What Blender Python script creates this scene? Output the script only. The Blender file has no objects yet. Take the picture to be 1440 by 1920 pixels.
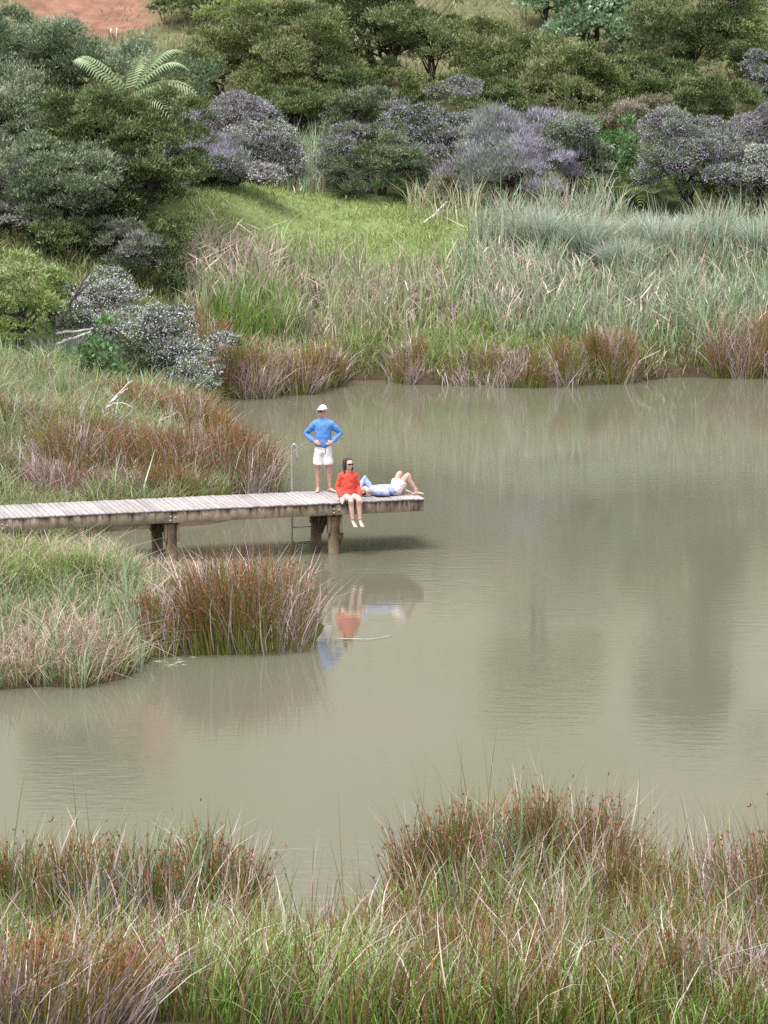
import bpy, math
import numpy as np
from mathutils import Matrix, Vector

scene = bpy.context.scene
COL = scene.collection
R = math.radians

# ------------------------------------------------------------------ camera
CAM_H = 11.0
F_PX = 5500.0              # focal length in pixels of the 1440 x 1920 frame
PITCH = R(9.24)
cam_data = bpy.data.cameras.new("camera")
cam_data.sensor_fit = 'VERTICAL'
cam_data.sensor_height = 24.0
cam_data.sensor_width = 18.0
cam_data.lens = F_PX / 1920.0 * 24.0
cam_data.clip_start = 0.5
cam_data.clip_end = 6000.0
cam = bpy.data.objects.new("camera", cam_data)
COL.objects.link(cam)
cam.location = (0, 0, CAM_H)
cam.rotation_euler = (math.pi / 2 - PITCH, 0, 0)
scene.camera = cam

# ------------------------------------------------------------------ sky and sun (bright overcast, veiled sun)
SUN_EL, SUN_AZ = R(67), R(218)      # azimuth measured clockwise from +Y (behind the camera, to the left)
world = bpy.data.worlds.new("World")
scene.world = world
world.use_nodes = True
wn, wl = world.node_tree.nodes, world.node_tree.links
wn.clear()
w_out = wn.new("ShaderNodeOutputWorld")
w_bg = wn.new("ShaderNodeBackground")
w_sky = wn.new("ShaderNodeTexSky")
w_sky.sky_type = 'NISHITA'
w_sky.sun_disc = False
w_sky.sun_elevation = SUN_EL
w_sky.sun_rotation = SUN_AZ
w_sky.dust_density = 3.0
w_tc = wn.new("ShaderNodeTexCoord")
w_noise = wn.new("ShaderNodeTexNoise")
w_noise.inputs["Scale"].default_value = 2.2
w_noise.inputs["Detail"].default_value = 6
w_ramp = wn.new("ShaderNodeValToRGB")
w_ramp.color_ramp.elements[0].position = 0.32
w_ramp.color_ramp.elements[0].color = (0.68, 0.68, 0.68, 1)
w_ramp.color_ramp.elements[1].position = 0.62
w_ramp.color_ramp.elements[1].color = (0.96, 0.96, 0.96, 1)
w_mix = wn.new("ShaderNodeMix")
w_mix.data_type = 'RGBA'
w_mix.inputs[7].default_value = (6.25, 6.2, 6.85, 1)      # cloud
wl.new(w_tc.outputs["Generated"], w_noise.inputs["Vector"])
wl.new(w_noise.outputs["Fac"], w_ramp.inputs["Fac"])
wl.new(w_ramp.outputs["Color"], w_mix.inputs[0])
wl.new(w_sky.outputs["Color"], w_mix.inputs[6])
wl.new(w_mix.outputs[2], w_bg.inputs["Color"])
w_bg.inputs["Strength"].default_value = 0.062
wl.new(w_bg.outputs["Background"], w_out.inputs["Surface"])

sun_data = bpy.data.lights.new("sun", 'SUN')
sun_data.energy = 1.5
sun_data.angle = R(28)
sun_data.color = (1.0, 0.97, 0.945)
sun = bpy.data.objects.new("sun", sun_data)
COL.objects.link(sun)
sd_ = Vector((math.sin(SUN_AZ) * math.cos(SUN_EL), math.cos(SUN_AZ) * math.cos(SUN_EL), math.sin(SUN_EL)))
sun.rotation_euler = sd_.to_track_quat('Z', 'Y').to_euler()
sun.location = (-20, -20, 60)

scene.view_settings.view_transform = 'Standard'
scene.view_settings.look = 'None'
scene.view_settings.exposure = 1.94
scene.view_settings.gamma = 1.0
scene.view_settings.use_curve_mapping = False
scene.render.engine = 'CYCLES'
scene.cycles.use_denoising = False      # the slight grain that stays suits the film photograph
scene.cycles.max_bounces = 6
scene.cycles.diffuse_bounces = 3
scene.cycles.glossy_bounces = 2
scene.cycles.transmission_bounces = 3

# ------------------------------------------------------------------ pixel <-> place helpers (frame of 1440 x 1920)
SP, CP = math.sin(PITCH), math.cos(PITCH)


def ray(u, v):
    x = (u - 720.0) / F_PX
    y = (960.0 - v) / F_PX
    return np.array([x, CP + y * SP, -SP + y * CP])


def on_plane(u, v, z=0.0):
    d = ray(u, v)
    t = (z - CAM_H) / d[2]
    return np.array([0, 0, CAM_H]) + d * t


def z_at(v, D):
    d = ray(720, v)
    return CAM_H + d[2] / d[1] * D


def x_at(u, v, D):
    d = ray(u, v)
    return d[0] / d[1] * D


def lin(c):
    if isinstance(c, str):
        c = c.lstrip('#')
        c = [int(c[i:i + 2], 16) for i in (0, 2, 4)]
    c = np.array(c[:3], float) / 255.0
    return np.where(c <= 0.04045, c / 12.92, ((c + 0.055) / 1.055) ** 2.4)


# ------------------------------------------------------------------ mesh helpers
def mesh_np(name, V, T, C=None, mat=None, smooth=False):
    V = np.ascontiguousarray(V, dtype=np.float32)
    T = np.ascontiguousarray(T, dtype=np.int32)
    k = T.shape[1]
    me = bpy.data.meshes.new(name)
    me.vertices.add(len(V))
    me.vertices.foreach_set("co", V.ravel())
    me.loops.add(T.size)
    me.loops.foreach_set("vertex_index", T.ravel())
    me.polygons.add(len(T))
    me.polygons.foreach_set("loop_start", np.arange(0, T.size, k, dtype=np.int32))
    me.polygons.foreach_set("loop_total", np.full(len(T), k, dtype=np.int32))
    if smooth:
        me.polygons.foreach_set("use_smooth", np.ones(len(T), dtype=bool))
    if C is not None:
        at = me.color_attributes.new("Col", 'FLOAT_COLOR', 'POINT')
        C4 = np.ones((len(V), 4), dtype=np.float32)
        C4[:, :3] = np.clip(C, 0.001, 1)
        at.data.foreach_set("color", C4.ravel())
    me.update(calc_edges=True)
    if mat:
        me.materials.append(mat)
    return me


def obj(name, me, parent=None, loc=None):
    o = bpy.data.objects.new(name, me)
    COL.objects.link(o)
    if parent is not None:
        o.parent = parent
    if loc is not None:
        o.location = loc
    return o


def thing(name, label, cat, loc=(0, 0, 0), rotz=0.0, group=None):
    o = bpy.data.objects.new(name, None)
    COL.objects.link(o)
    o.empty_display_size = 0.2
    o.location = loc
    o.rotation_euler = (0, 0, rotz)
    o["label"] = label
    o["category"] = cat
    if group:
        o["group"] = group
    return o


def tag(o, label, cat=None, group=None, kind=None):
    o["label"] = label
    if cat:
        o["category"] = cat
    if group:
        o["group"] = group
    if kind:
        o["kind"] = kind
    return o


def norm(a):
    return a / np.maximum(np.linalg.norm(a, axis=-1, keepdims=True), 1e-9)


class Soup:
    """collects triangles"""
    def __init__(self):
        self.V, self.T, self.C, self.n = [], [], [], 0

    def add(self, V, T, C=None):
        self.V.append(np.asarray(V, float))
        self.T.append(np.asarray(T, int) + self.n)
        if C is not None:
            C = np.asarray(C, float)
            if C.ndim == 1:
                C = np.tile(C, (len(V), 1))
            self.C.append(C)
        self.n += len(V)
        return self

    def mesh(self, name, mat, smooth=False):
        return mesh_np(name, np.concatenate(self.V), np.concatenate(self.T),
                       np.concatenate(self.C) if self.C else None, mat, smooth)


def box_vt(sx, sy, sz, c=(0, 0, 0), bevel=0.0):
    """box of full size sx, sy, sz with chamfered edges along every side; triangles"""
    import bmesh
    bm = bmesh.new()
    bmesh.ops.create_cube(bm, size=1.0)
    for v in bm.verts:
        v.co = Vector((v.co.x * sx + c[0], v.co.y * sy + c[1], v.co.z * sz + c[2]))
    if bevel > 0:
        bmesh.ops.bevel(bm, geom=list(bm.edges), offset=bevel, segments=1, affect='EDGES')
    bmesh.ops.triangulate(bm, faces=list(bm.faces))
    bm.verts.index_update()
    V = np.array([v.co[:] for v in bm.verts])
    T = np.array([[v.index for v in f.verts] for f in bm.faces])
    bm.free()
    return V, T


def tube_vt(P, rad, sides=6, cap=True):
    P = np.asarray(P, float)
    n = len(P)
    rad = np.broadcast_to(np.asarray(rad, float), (n,))
    tan = norm(np.gradient(P, axis=0))
    ref = np.array([0.31, 0.95, 0.05]) if abs(tan[0][2]) > 0.8 else np.array([0.05, 0.1, 1.0])
    a = norm(np.cross(tan, ref))
    b = np.cross(tan, a)
    th = np.linspace(0, 2 * np.pi, sides, endpoint=False)
    ring = (np.cos(th)[None, :, None] * a[:, None, :] + np.sin(th)[None, :, None] * b[:, None, :])
    V = (P[:, None, :] + ring * rad[:, None, None]).reshape(-1, 3)
    T = []
    for i in range(n - 1):
        for j in range(sides):
            k = (j + 1) % sides
            p, q, r_, s = i * sides + j, i * sides + k, (i + 1) * sides + k, (i + 1) * sides + j
            T += [[p, q, r_], [p, r_, s]]
    if cap:
        V = np.vstack([V, P[0], P[-1]])
        c0, c1 = n * sides, n * sides + 1
        for j in range(sides):
            k = (j + 1) % sides
            T += [[c0, k, j], [c1, (n - 1) * sides + j, (n - 1) * sides + k]]
    return V, np.array(T)


def bez(p0, p1, p2, n=7):
    t = np.linspace(0, 1, n)[:, None]
    return (1 - t) ** 2 * np.asarray(p0) + 2 * t * (1 - t) * np.asarray(p1) + t * t * np.asarray(p2)


def smooth1(a, b, x):
    t = np.clip((x - a) / (b - a), 0, 1)
    return t * t * (3 - 2 * t)


# ------------------------------------------------------------------ materials
def nodes_of(name):
    m = bpy.data.materials.new(name)
    m.use_nodes = True
    nt = m.node_tree
    return m, nt, nt.nodes, nt.links, nt.nodes["Principled BSDF"]


def mat_leaf(name, rough=0.6, spec=0.3, trans=0.25):
    m, nt, N, L, p = nodes_of(name)
    at = N.new("ShaderNodeAttribute")
    at.attribute_name = "Col"
    p.inputs["Roughness"].default_value = rough
    p.inputs["Specular IOR Level"].default_value = spec
    L.new(at.outputs["Color"], p.inputs["Base Color"])
    if trans > 0:
        tr = N.new("ShaderNodeBsdfTranslucent")
        mx = N.new("ShaderNodeMixShader")
        mx.inputs[0].default_value = trans
        L.new(at.outputs["Color"], tr.inputs["Color"])
        L.new(p.outputs[0], mx.inputs[1])
        L.new(tr.outputs[0], mx.inputs[2])
        L.new(mx.outputs[0], N["Material Output"].inputs["Surface"])
    return m


def mat_plain(name, color, rough=0.7, spec=0.3, noise=0.0, nscale=8.0, bump=0.0, bscale=40.0, metal=0.0, stretch=None, c2=None):
    m, nt, N, L, p = nodes_of(name)
    p.inputs["Roughness"].default_value = rough
    p.inputs["Specular IOR Level"].default_value = spec
    p.inputs["Metallic"].default_value = metal
    c = tuple(lin(color)) + (1,)
    p.inputs["Base Color"].default_value = c
    tc = N.new("ShaderNodeTexCoord")
    mp = N.new("ShaderNodeMapping")
    L.new(tc.outputs["Object"], mp.inputs["Vector"])
    if stretch:
        mp.inputs["Scale"].default_value = stretch
    if noise > 0 or c2 is not None:
        nz = N.new("ShaderNodeTexNoise")
        nz.inputs["Scale"].default_value = nscale
        nz.inputs["Detail"].default_value = 6
        L.new(mp.outputs[0], nz.inputs["Vector"])
        rp = N.new("ShaderNodeValToRGB")
        cc = lin(color)
        d = lin(c2) if c2 is not None else cc * (1 - noise)
        rp.color_ramp.elements[0].position = 0.35
        rp.color_ramp.elements[0].color = tuple(d) + (1,)
        rp.color_ramp.elements[1].position = 0.65
        rp.color_ramp.elements[1].color = tuple(np.minimum(cc * (1 + noise * 0.4), 1)) + (1,)
        L.new(nz.outputs["Fac"], rp.inputs["Fac"])
        L.new(rp.outputs["Color"], p.inputs["Base Color"])
    if bump > 0:
        nb = N.new("ShaderNodeTexNoise")
        nb.inputs["Scale"].default_value = bscale
        nb.inputs["Detail"].default_value = 4
        L.new(mp.outputs[0], nb.inputs["Vector"])
        bp = N.new("ShaderNodeBump")
        bp.inputs["Strength"].default_value = bump
        bp.inputs["Distance"].default_value = 0.02
        L.new(nb.outputs["Fac"], bp.inputs["Height"])
        L.new(bp.outputs[0], p.inputs["Normal"])
    return m


M_FINE = mat_leaf("fine_foliage", 0.65, 0.2, 0.12)
M_BROAD = mat_leaf("broad_foliage", 0.42, 0.45, 0.25)
M_TWIG = mat_leaf("dry_twigs", 0.85, 0.1, 0.0)
M_GRASS = mat_leaf("grass_blades", 0.6, 0.25, 0.3)
M_RUSH = mat_leaf("rush_stems", 0.55, 0.3, 0.12)
M_BARK = mat_plain("bark", '#5a4f4a', 0.9, 0.1, 0.5, 6, 0.6, 18, stretch=(1, 1, 0.25))
M_DRIFT = mat_plain("bleached_wood", '#c9beb8', 0.85, 0.15, 0.3, 9, 0.4, 30, stretch=(1, 1, 1))


def mat_ground():
    m, nt, N, L, p = nodes_of("ground_soil_and_turf")
    at = N.new("ShaderNodeAttribute")
    at.attribute_name = "Col"
    tc = N.new("ShaderNodeTexCoord")
    nz = N.new("ShaderNodeTexNoise")
    nz.inputs["Scale"].default_value = 1.3
    nz.inputs["Detail"].default_value = 9
    nz.inputs["Roughness"].default_value = 0.68
    L.new(tc.outputs["Object"], nz.inputs["Vector"])
    rp = N.new("ShaderNodeValToRGB")
    rp.color_ramp.elements[0].position = 0.3
    rp.color_ramp.elements[0].color = (0.62, 0.58, 0.55, 1)
    rp.color_ramp.elements[1].position = 0.7
    rp.color_ramp.elements[1].color = (1.2, 1.2, 1.2, 1)
    L.new(nz.outputs["Fac"], rp.inputs["Fac"])
    mx = N.new("ShaderNodeMix")
    mx.data_type = 'RGBA'
    mx.blend_type = 'MULTIPLY'
    mx.inputs[0].default_value = 1.0
    L.new(at.outputs["Color"], mx.inputs[6])
    L.new(rp.outputs["Color"], mx.inputs[7])
    L.new(mx.outputs[2], p.inputs["Base Color"])
    p.inputs["Roughness"].default_value = 0.95
    p.inputs["Specular IOR Level"].default_value = 0.1
    bp = N.new("ShaderNodeBump")
    bp.inputs["Strength"].default_value = 0.8
    bp.inputs["Distance"].default_value = 0.15
    L.new(nz.outputs["Fac"], bp.inputs["Height"])
    L.new(bp.outputs[0], p.inputs["Normal"])
    return m


def mat_water():
    m, nt, N, L, p = nodes_of("murky_pond_water")
    geo = N.new("ShaderNodeNewGeometry")
    # slow change of silt in the water
    nz = N.new("ShaderNodeTexNoise")
    nz.inputs["Scale"].default_value = 0.09
    nz.inputs["Detail"].default_value = 3
    L.new(geo.outputs["Position"], nz.inputs["Vector"])
    rp = N.new("ShaderNodeValToRGB")
    rp.color_ramp.elements[0].position = 0.35
    rp.color_ramp.elements[0].color = tuple(lin('#625e50')) + (1,)
    rp.color_ramp.elements[1].position = 0.65
    rp.color_ramp.elements[1].color = tuple(lin('#5f604f')) + (1,)
    L.new(nz.outputs["Fac"], rp.inputs["Fac"])
    L.new(rp.outputs["Color"], p.inputs["Base Color"])
    p.inputs["Roughness"].default_value = 0.025
    p.inputs["IOR"].default_value = 1.33
    p.inputs["Specular IOR Level"].default_value = 0.5
    mp = N.new("ShaderNodeMapping")
    mp.inputs["Scale"].default_value = (0.55, 1.5, 1)
    mp.inputs["Rotation"].default_value = (0, 0, R(12))
    L.new(geo.outputs["Position"], mp.inputs["Vector"])
    n1 = N.new("ShaderNodeTexNoise")
    n1.inputs["Scale"].default_value = 3.4
    n1.inputs["Detail"].default_value = 4
    n1.inputs["Roughness"].default_value = 0.55
    L.new(mp.outputs[0], n1.inputs["Vector"])
    # patches where the breeze ruffles the surface
    n2 = N.new("ShaderNodeTexNoise")
    n2.inputs["Scale"].default_value = 0.16
    n2.inputs["Detail"].default_value = 2
    L.new(geo.outputs["Position"], n2.inputs["Vector"])
    mr = N.new("ShaderNodeMapRange")
    mr.inputs[1].default_value = 0.38
    mr.inputs[2].default_value = 0.66
    mr.inputs[3].default_value = 0.35
    mr.inputs[4].default_value = 1.0
    L.new(n2.outputs["Fac"], mr.inputs[0])
    bp = N.new("ShaderNodeBump")
    bp.inputs["Distance"].default_value = 0.0035
    L.new(mr.outputs[0], bp.inputs["Strength"])
    L.new(n1.outputs["Fac"], bp.inputs["Height"])
    L.new(bp.outputs[0], p.inputs["Normal"])
    return m


# ------------------------------------------------------------------ ground
SHORE_PX = [(1500, 706), (1440, 707), (1330, 706), (1240, 708), (1190, 716), (1100, 722), (1000, 726), (900, 722), (800, 720), (740, 714),
            (690, 711), (645, 714), (615, 728), (560, 737), (500, 744), (440, 748), (395, 752), (385, 775), (398, 822), (440, 868),
            (495, 905), (520, 930), (490, 962), (400, 984), (260, 992), (170, 1000), (140, 1022), (190, 1048), (300, 1066), (400, 1080),
            (490, 1102), (560, 1130), (615, 1178), (585, 1205), (540, 1221), (480, 1228), (350, 1229), (285, 1234), (235, 1272), (150, 1290),
            (60, 1287), (0, 1294), (-160, 1310), (-420, 1400), (-420, 1600), (-160, 1700), (0, 1705), (120, 1690), (260, 1672), (400, 1680), (490, 1730), (530, 1815),
            (590, 1870), (645, 1845), (690, 1770), (735, 1665), (830, 1622), (920, 1606), (1020, 1604), (1110, 1622), (1190, 1662), (1255, 1715),
            (1310, 1712), (1370, 1660), (1440, 1620), (1560, 1590)]
SHORE = np.array([on_plane(u, v)[:2] for u, v in SHORE_PX] + [(22, 41), (40, 50), (44, 70), (30, 90), (20, 93)])


def poly_sd(P, poly):
    """signed distance, positive outside the polygon"""
    P = np.asarray(P, float)
    A = poly
    B = np.roll(poly, -1, axis=0)
    best = np.full(len(P), 1e9)
    inside = np.zeros(len(P), bool)
    for a, b in zip(A, B):
        ab = b - a
        t = np.clip(((P - a) @ ab) / (ab @ ab), 0, 1)
        d = np.linalg.norm(P - (a + t[:, None] * ab), axis=1)
        best = np.minimum(best, d)
        cond = (a[1] > P[:, 1]) != (b[1] > P[:, 1])
        with np.errstate(divide='ignore', invalid='ignore'):
            xi = (b[0] - a[0]) * (P[:, 1] - a[1]) / (b[1] - a[1]) + a[0]
        inside ^= cond & (P[:, 0] < xi)
    return np.where(inside, -best, best)


def in_poly(P, poly):
    return poly_sd(P, poly) < 0


_rn = np.random.default_rng(5)
_K = [(_rn.uniform(0.1, 0.9), _rn.uniform(0, 2 * np.pi), _rn.uniform(0, 6.28)) for _ in range(22)]


def wob(x, y):
    s = 0
    for k, a, ph in _K:
        s = s + np.sin(k * (x * math.cos(a) + y * math.sin(a)) + ph) / (0.6 + 3 * k)
    return s / 6.0


PROF_Y = np.array([0, 90, 95, 100, 104, 108, 113, 118, 124, 130, 136, 142, 150, 160, 175, 190, 210, 240, 300, 500, 3000.])
PROF_Z = np.array([0, 0.0, 0.6, 1.75, 2.85, 3.7, 4.6, 5.6, 7.0, 8.6, 10.3, 12.3, 15.4, 20.5, 29, 38, 49, 62, 76, 90, 110.])


def height_raw(x, y):
    P = np.stack([x.ravel(), y.ravel()], 1)
    sd = poly_sd(P, SHORE).reshape(x.shape)
    land = np.maximum(sd, 0)
    far = np.interp(y, PROF_Y, PROF_Z)
    bank = 0.22 * (1 - np.exp(-land / 0.35))
    left = (0.11 * land + 0.010 * np.minimum(land, 14) ** 2) * smooth1(-2.5, -6, x) * smooth1(42, 52, y) * (1 - smooth1(96, 116, y))
    near = np.interp(y, [-800, -40, 0, 12, 24, 31, 36, 40], [12, 11, 9.2, 5.4, 1.9, 0.5, 0.12, 0]) * np.clip(land / 1.5, 0, 1)
    rest = 0.02 * np.minimum(land, 60)
    z = bank + far + left + near + rest * (y >= 45) * (y < 110)
    z = z + wob(x, y) * np.clip(land / 3, 0, 1) * (0.35 + 0.5 * smooth1(105, 130, y))
    return np.where(sd > 0, z, -np.minimum(0.45 * -sd, 1.4)), sd


gx = np.unique(np.concatenate([np.linspace(-2500, -200, 12), np.linspace(-200, -60, 14), np.linspace(-60, -22, 32), np.arange(-22, 26.01, 0.6),
                               np.linspace(26, 60, 30), np.linspace(60, 200, 14), np.linspace(200, 2500, 12)]))
gy = np.unique(np.concatenate([np.linspace(-800, -40, 10), np.linspace(-40, 24, 30), np.arange(24, 46, 0.4), np.arange(46, 160, 0.75),
                               np.linspace(160, 260, 30), np.linspace(260, 3000, 20)]))
GX, GY = np.meshgrid(gx, gy)
GZ, GSD = height_raw(GX, GY)


def _lookup(A, x, y):
    x = np.asarray(x, float)
    y = np.asarray(y, float)
    i = np.clip(np.searchsorted(gx, x) - 1, 0, len(gx) - 2)
    j = np.clip(np.searchsorted(gy, y) - 1, 0, len(gy) - 2)
    fx = np.clip((x - gx[i]) / (gx[i + 1] - gx[i]), 0, 1)
    fy = np.clip((y - gy[j]) / (gy[j + 1] - gy[j]), 0, 1)
    return (A[j, i] * (1 - fx) * (1 - fy) + A[j, i + 1] * fx * (1 - fy) + A[j + 1, i] * (1 - fx) * fy + A[j + 1, i + 1] * fx * fy)


def ground_z(x, y):
    return _lookup(GZ, x, y)


def shore_d(x, y):
    return _lookup(GSD, x, y)


def gp(u, v):
    """point of the ground seen at frame position u, v"""
    d = ray(u, v)
    t = np.arange(24, 260, 0.1)
    P = np.array([0, 0, CAM_H]) + d[None] * t[:, None]
    below = P[:, 2] < np.maximum(ground_z(P[:, 0], P[:, 1]), 0)
    k = np.argmax(below) if below.any() else len(t) - 1
    return P[k]


def ground_poly(px):
    return np.array([gp(u, v)[:2] for u, v in px])


CLAY = np.array([(x_at(u, 30, D), D) for u, D in [(60, 141), (120, 138), (200, 137), (290, 139.5), (300, 147), (330, 160), (300, 190), (60, 190), (0, 165), (20, 150)]])


def build_ground():
    ny, nx = GX.shape
    V = np.stack([GX, GY, GZ], -1).reshape(-1, 3)
    idx = np.arange(ny * nx).reshape(ny, nx)
    Q = np.stack([idx[:-1, :-1], idx[:-1, 1:], idx[1:, 1:], idx[1:, :-1]], -1).reshape(-1, 4)
    x, y, z = V.T
    sd = GSD.ravel()
    mud, turf, dry, lush = lin('#4a3f33'), lin('#434a2b'), lin('#6a684c'), lin('#4e5c32')
    C = np.tile(turf, (len(V), 1))  # turf darkened so the gaps between blades look deeply shaded
    k = smooth1(118, 132, y)[:, None]
    C = C * (1 - k) + dry * k
    k = smooth1(146, 158, y)[:, None]
    C = C * (1 - k) + lin('#929280') * k
    w = (0.5 + 0.5 * np.sin(x * 0.21 + y * 0.13) * np.sin(y * 0.11 - x * 0.07))[:, None]
    C = C * (1 - 0.4 * w) + lush * 0.4 * w
    k = (1 - smooth1(.75, 1.15, np.sqrt(((x + .8) / 6.2) ** 2 + ((y - 108) / 5.5) ** 2)))[:, None]
    C = C * (1 - k) + lin('#6f8050') * k          # the grazed clearing
    k = (1 - smooth1(0.0, 1.1, sd))[:, None]
    C = C * (1 - k) + mud * k
    k = ((y < 45) * 0.7)[:, None]
    C = C * (1 - k) + mud * k
    cd = poly_sd(np.stack([x, y], 1), CLAY) + 1.2 * wob(x * 4, y * 4)
    k = (1 - smooth1(-0.5, 0.5, cd))[:, None]
    clay = lin('#8c6a58') * (0.92 + 0.16 * np.sin(x * 1.7 + y * 0.9)[:, None] * np.sin(y * 1.3)[:, None])
    C = C * (1 - k) + clay * k
    me = mesh_np("ground", V, Q, C, mat_ground(), True)
    o = obj("ground", me)
    tag(o, "grassy banks and hillside with a bare clay patch", kind="structure")


build_ground()

wv = np.array([(-30, 24, 0), (60, 24, 0), (60, 100, 0), (-30, 100, 0)], float)
o = obj("pond_water", mesh_np("pond_water", wv, np.array([[0, 1, 2, 3]]), None, mat_water()))
tag(o, "murky olive brown pond water with soft reflections", kind="structure")

# ------------------------------------------------------------------ jetty
DECK_Z = 1.15
TH = R(16.5)
AX = np.array([math.cos(TH), math.sin(TH), 0])       # along the jetty, away from land
NX = np.array([-math.sin(TH), math.cos(TH), 0])      # towards the far side
CORNER = on_plane(797, 934, DECK_Z)                   # near corner of the outer end
DECK_W, DECK_L = 1.66, 13.2


def dk(s, t, z=0.0):
    """s metres back from the outer end, t metres from the near edge"""
    p = CORNER - AX * s + NX * t
    return np.array([p[0], p[1], DECK_Z + z])


def mat_deck():
    m, nt, N, L, p = nodes_of("weathered_deck_planks")
    oi = N.new("ShaderNodeObjectInfo")
    tc = N.new("ShaderNodeTexCoord")
    mp = N.new("ShaderNodeMapping")
    mp.inputs["Scale"].default_value = (14, 1.2, 14)
    cb = N.new("ShaderNodeVectorMath")
    cb.operation = 'ADD'
    L.new(tc.outputs["Object"], cb.inputs[0])
    L.new(oi.outputs["Location"], cb.inputs[1])
    L.new(cb.outputs[0], mp.inputs["Vector"])
    nz = N.new("ShaderNodeTexNoise")
    nz.inputs["Scale"].default_value = 3.0
    nz.inputs["Detail"].default_value = 6
    L.new(mp.outputs[0], nz.inputs["Vector"])
    ad = N.new("ShaderNodeMath")
    ad.operation = 'MULTIPLY_ADD'
    ad.inputs[1].default_value = 0.30
    L.new(oi.outputs["Random"], ad.inputs[0])
    L.new(nz.outputs["Fac"], ad.inputs[2])
    rp = N.new("ShaderNodeValToRGB")
    big = N.new("ShaderNodeTexNoise")
    big.inputs["Scale"].default_value = 1.1
    big.inputs["Detail"].default_value = 5
    geo = N.new("ShaderNodeNewGeometry")
    L.new(geo.outputs["Position"], big.inputs["Vector"])
    ad2 = N.new("ShaderNodeMath")
    ad2.operation = 'MULTIPLY_ADD'
    ad2.inputs[1].default_value = 0.7
    ad2.inputs[2].default_value = -0.35
    L.new(big.outputs["Fac"], ad2.inputs[0])
    ad3 = N.new("ShaderNodeMath")
    L.new(ad.outputs[0], ad3.inputs[0])
    L.new(ad2.outputs[0], ad3.inputs[1])
    ad = ad3
    rp.color_ramp.elements[0].position = 0.35
    rp.color_ramp.elements[0].color = tuple(lin('#857e7a')) + (1,)
    rp.color_ramp.elements[1].position = 0.95
    rp.color_ramp.elements[1].color = tuple(lin('#aaa4a1')) + (1,)
    L.new(ad.outputs[0], rp.inputs["Fac"])
    L.new(rp.outputs["Color"], p.inputs["Base Color"])
    p.inputs["Roughness"].default_value = 0.85
    p.inputs["Specular IOR Level"].default_value = 0.2
    bp = N.new("ShaderNodeBump")
    bp.inputs["Strength"].default_value = 0.4
    bp.inputs["Distance"].default_value = 0.01
    L.new(nz.outputs["Fac"], bp.inputs["Height"])
    L.new(bp.outputs[0], p.inputs["Normal"])
    return m


def mat_fascia():
    """tan sawn timber with dark drip stains below the plank joints"""
    m, nt, N, L, p = nodes_of("stained_beam_timber")
    tc = N.new("ShaderNodeTexCoord")
    mp = N.new("ShaderNodeMapping")
    mp.inputs["Scale"].default_value = (5.5, 1, 1.1)
    L.new(tc.outputs["Object"], mp.inputs["Vector"])
    n1 = N.new("ShaderNodeTexNoise")
    n1.inputs["Scale"].default_value = 1.5
    n1.inputs["Detail"].default_value = 5
    n1.inputs["Roughness"].default_value = 0.6
    L.new(mp.outputs[0], n1.inputs["Vector"])
    sep = N.new("ShaderNodeSeparateXYZ")
    L.new(tc.outputs["Object"], sep.inputs[0])
    mr = N.new("ShaderNodeMapRange")           # stains start at the upper edge and run out downwards
    mr.inputs[1].default_value = -0.14
    mr.inputs[2].default_value = 0.14
    mr.inputs[3].default_value = -0.20
    mr.inputs[4].default_value = 0.16
    L.new(sep.outputs["Z"], mr.inputs[0])
    mrx = N.new("ShaderNodeMapRange")          # the outer end is older and more stained
    mrx.inputs[1].default_value = 1.5
    mrx.inputs[2].default_value = 6.6
    mrx.inputs[3].default_value = 0.0
    mrx.inputs[4].default_value = 0.10
    L.new(sep.outputs["X"], mrx.inputs[0])
    a1 = N.new("ShaderNodeMath")
    L.new(n1.outputs["Fac"], a1.inputs[0])
    L.new(mr.outputs[0], a1.inputs[1])
    a2 = N.new("ShaderNodeMath")
    L.new(a1.outputs[0], a2.inputs[0])
    L.new(mrx.outputs[0], a2.inputs[1])
    st = N.new("ShaderNodeValToRGB")
    st.color_ramp.elements[0].position = 0.46
    st.color_ramp.elements[0].color = (0, 0, 0, 1)
    st.color_ramp.elements[1].position = 0.70
    st.color_ramp.elements[1].color = (1, 1, 1, 1)
    L.new(a2.outputs[0], st.inputs["Fac"])
    n2 = N.new("ShaderNodeTexNoise")
    n2.inputs["Scale"].default_value = 5
    n2.inputs["Detail"].default_value = 7
    L.new(tc.outputs["Object"], n2.inputs["Vector"])
    rp = N.new("ShaderNodeValToRGB")
    rp.color_ramp.elements[0].position = 0.3
    rp.color_ramp.elements[0].color = tuple(lin('#7c6e5a')) + (1,)
    rp.color_ramp.elements[1].position = 0.7
    rp.color_ramp.elements[1].color = tuple(lin('#a69884')) + (1,)
    L.new(n2.outputs["Fac"], rp.inputs["Fac"])
    mx = N.new("ShaderNodeMix")
    mx.data_type = 'RGBA'
    L.new(st.outputs["Color"], mx.inputs[0])
    L.new(rp.outputs["Color"], mx.inputs[6])
    mx.inputs[7].default_value = tuple(lin('#463832')) + (1,)
    L.new(mx.outputs[2], p.inputs["Base Color"])
    p.inputs["Roughness"].default_value = 0.85
    p.inputs["Specular IOR Level"].default_value = 0.15
    bp = N.new("ShaderNodeBump")
    bp.inputs["Strength"].default_value = 0.5
    bp.inputs["Distance"].default_value = 0.012
    L.new(n2.outputs["Fac"], bp.inputs["Height"])
    L.new(bp.outputs[0], p.inputs["Normal"])
    return m


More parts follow.
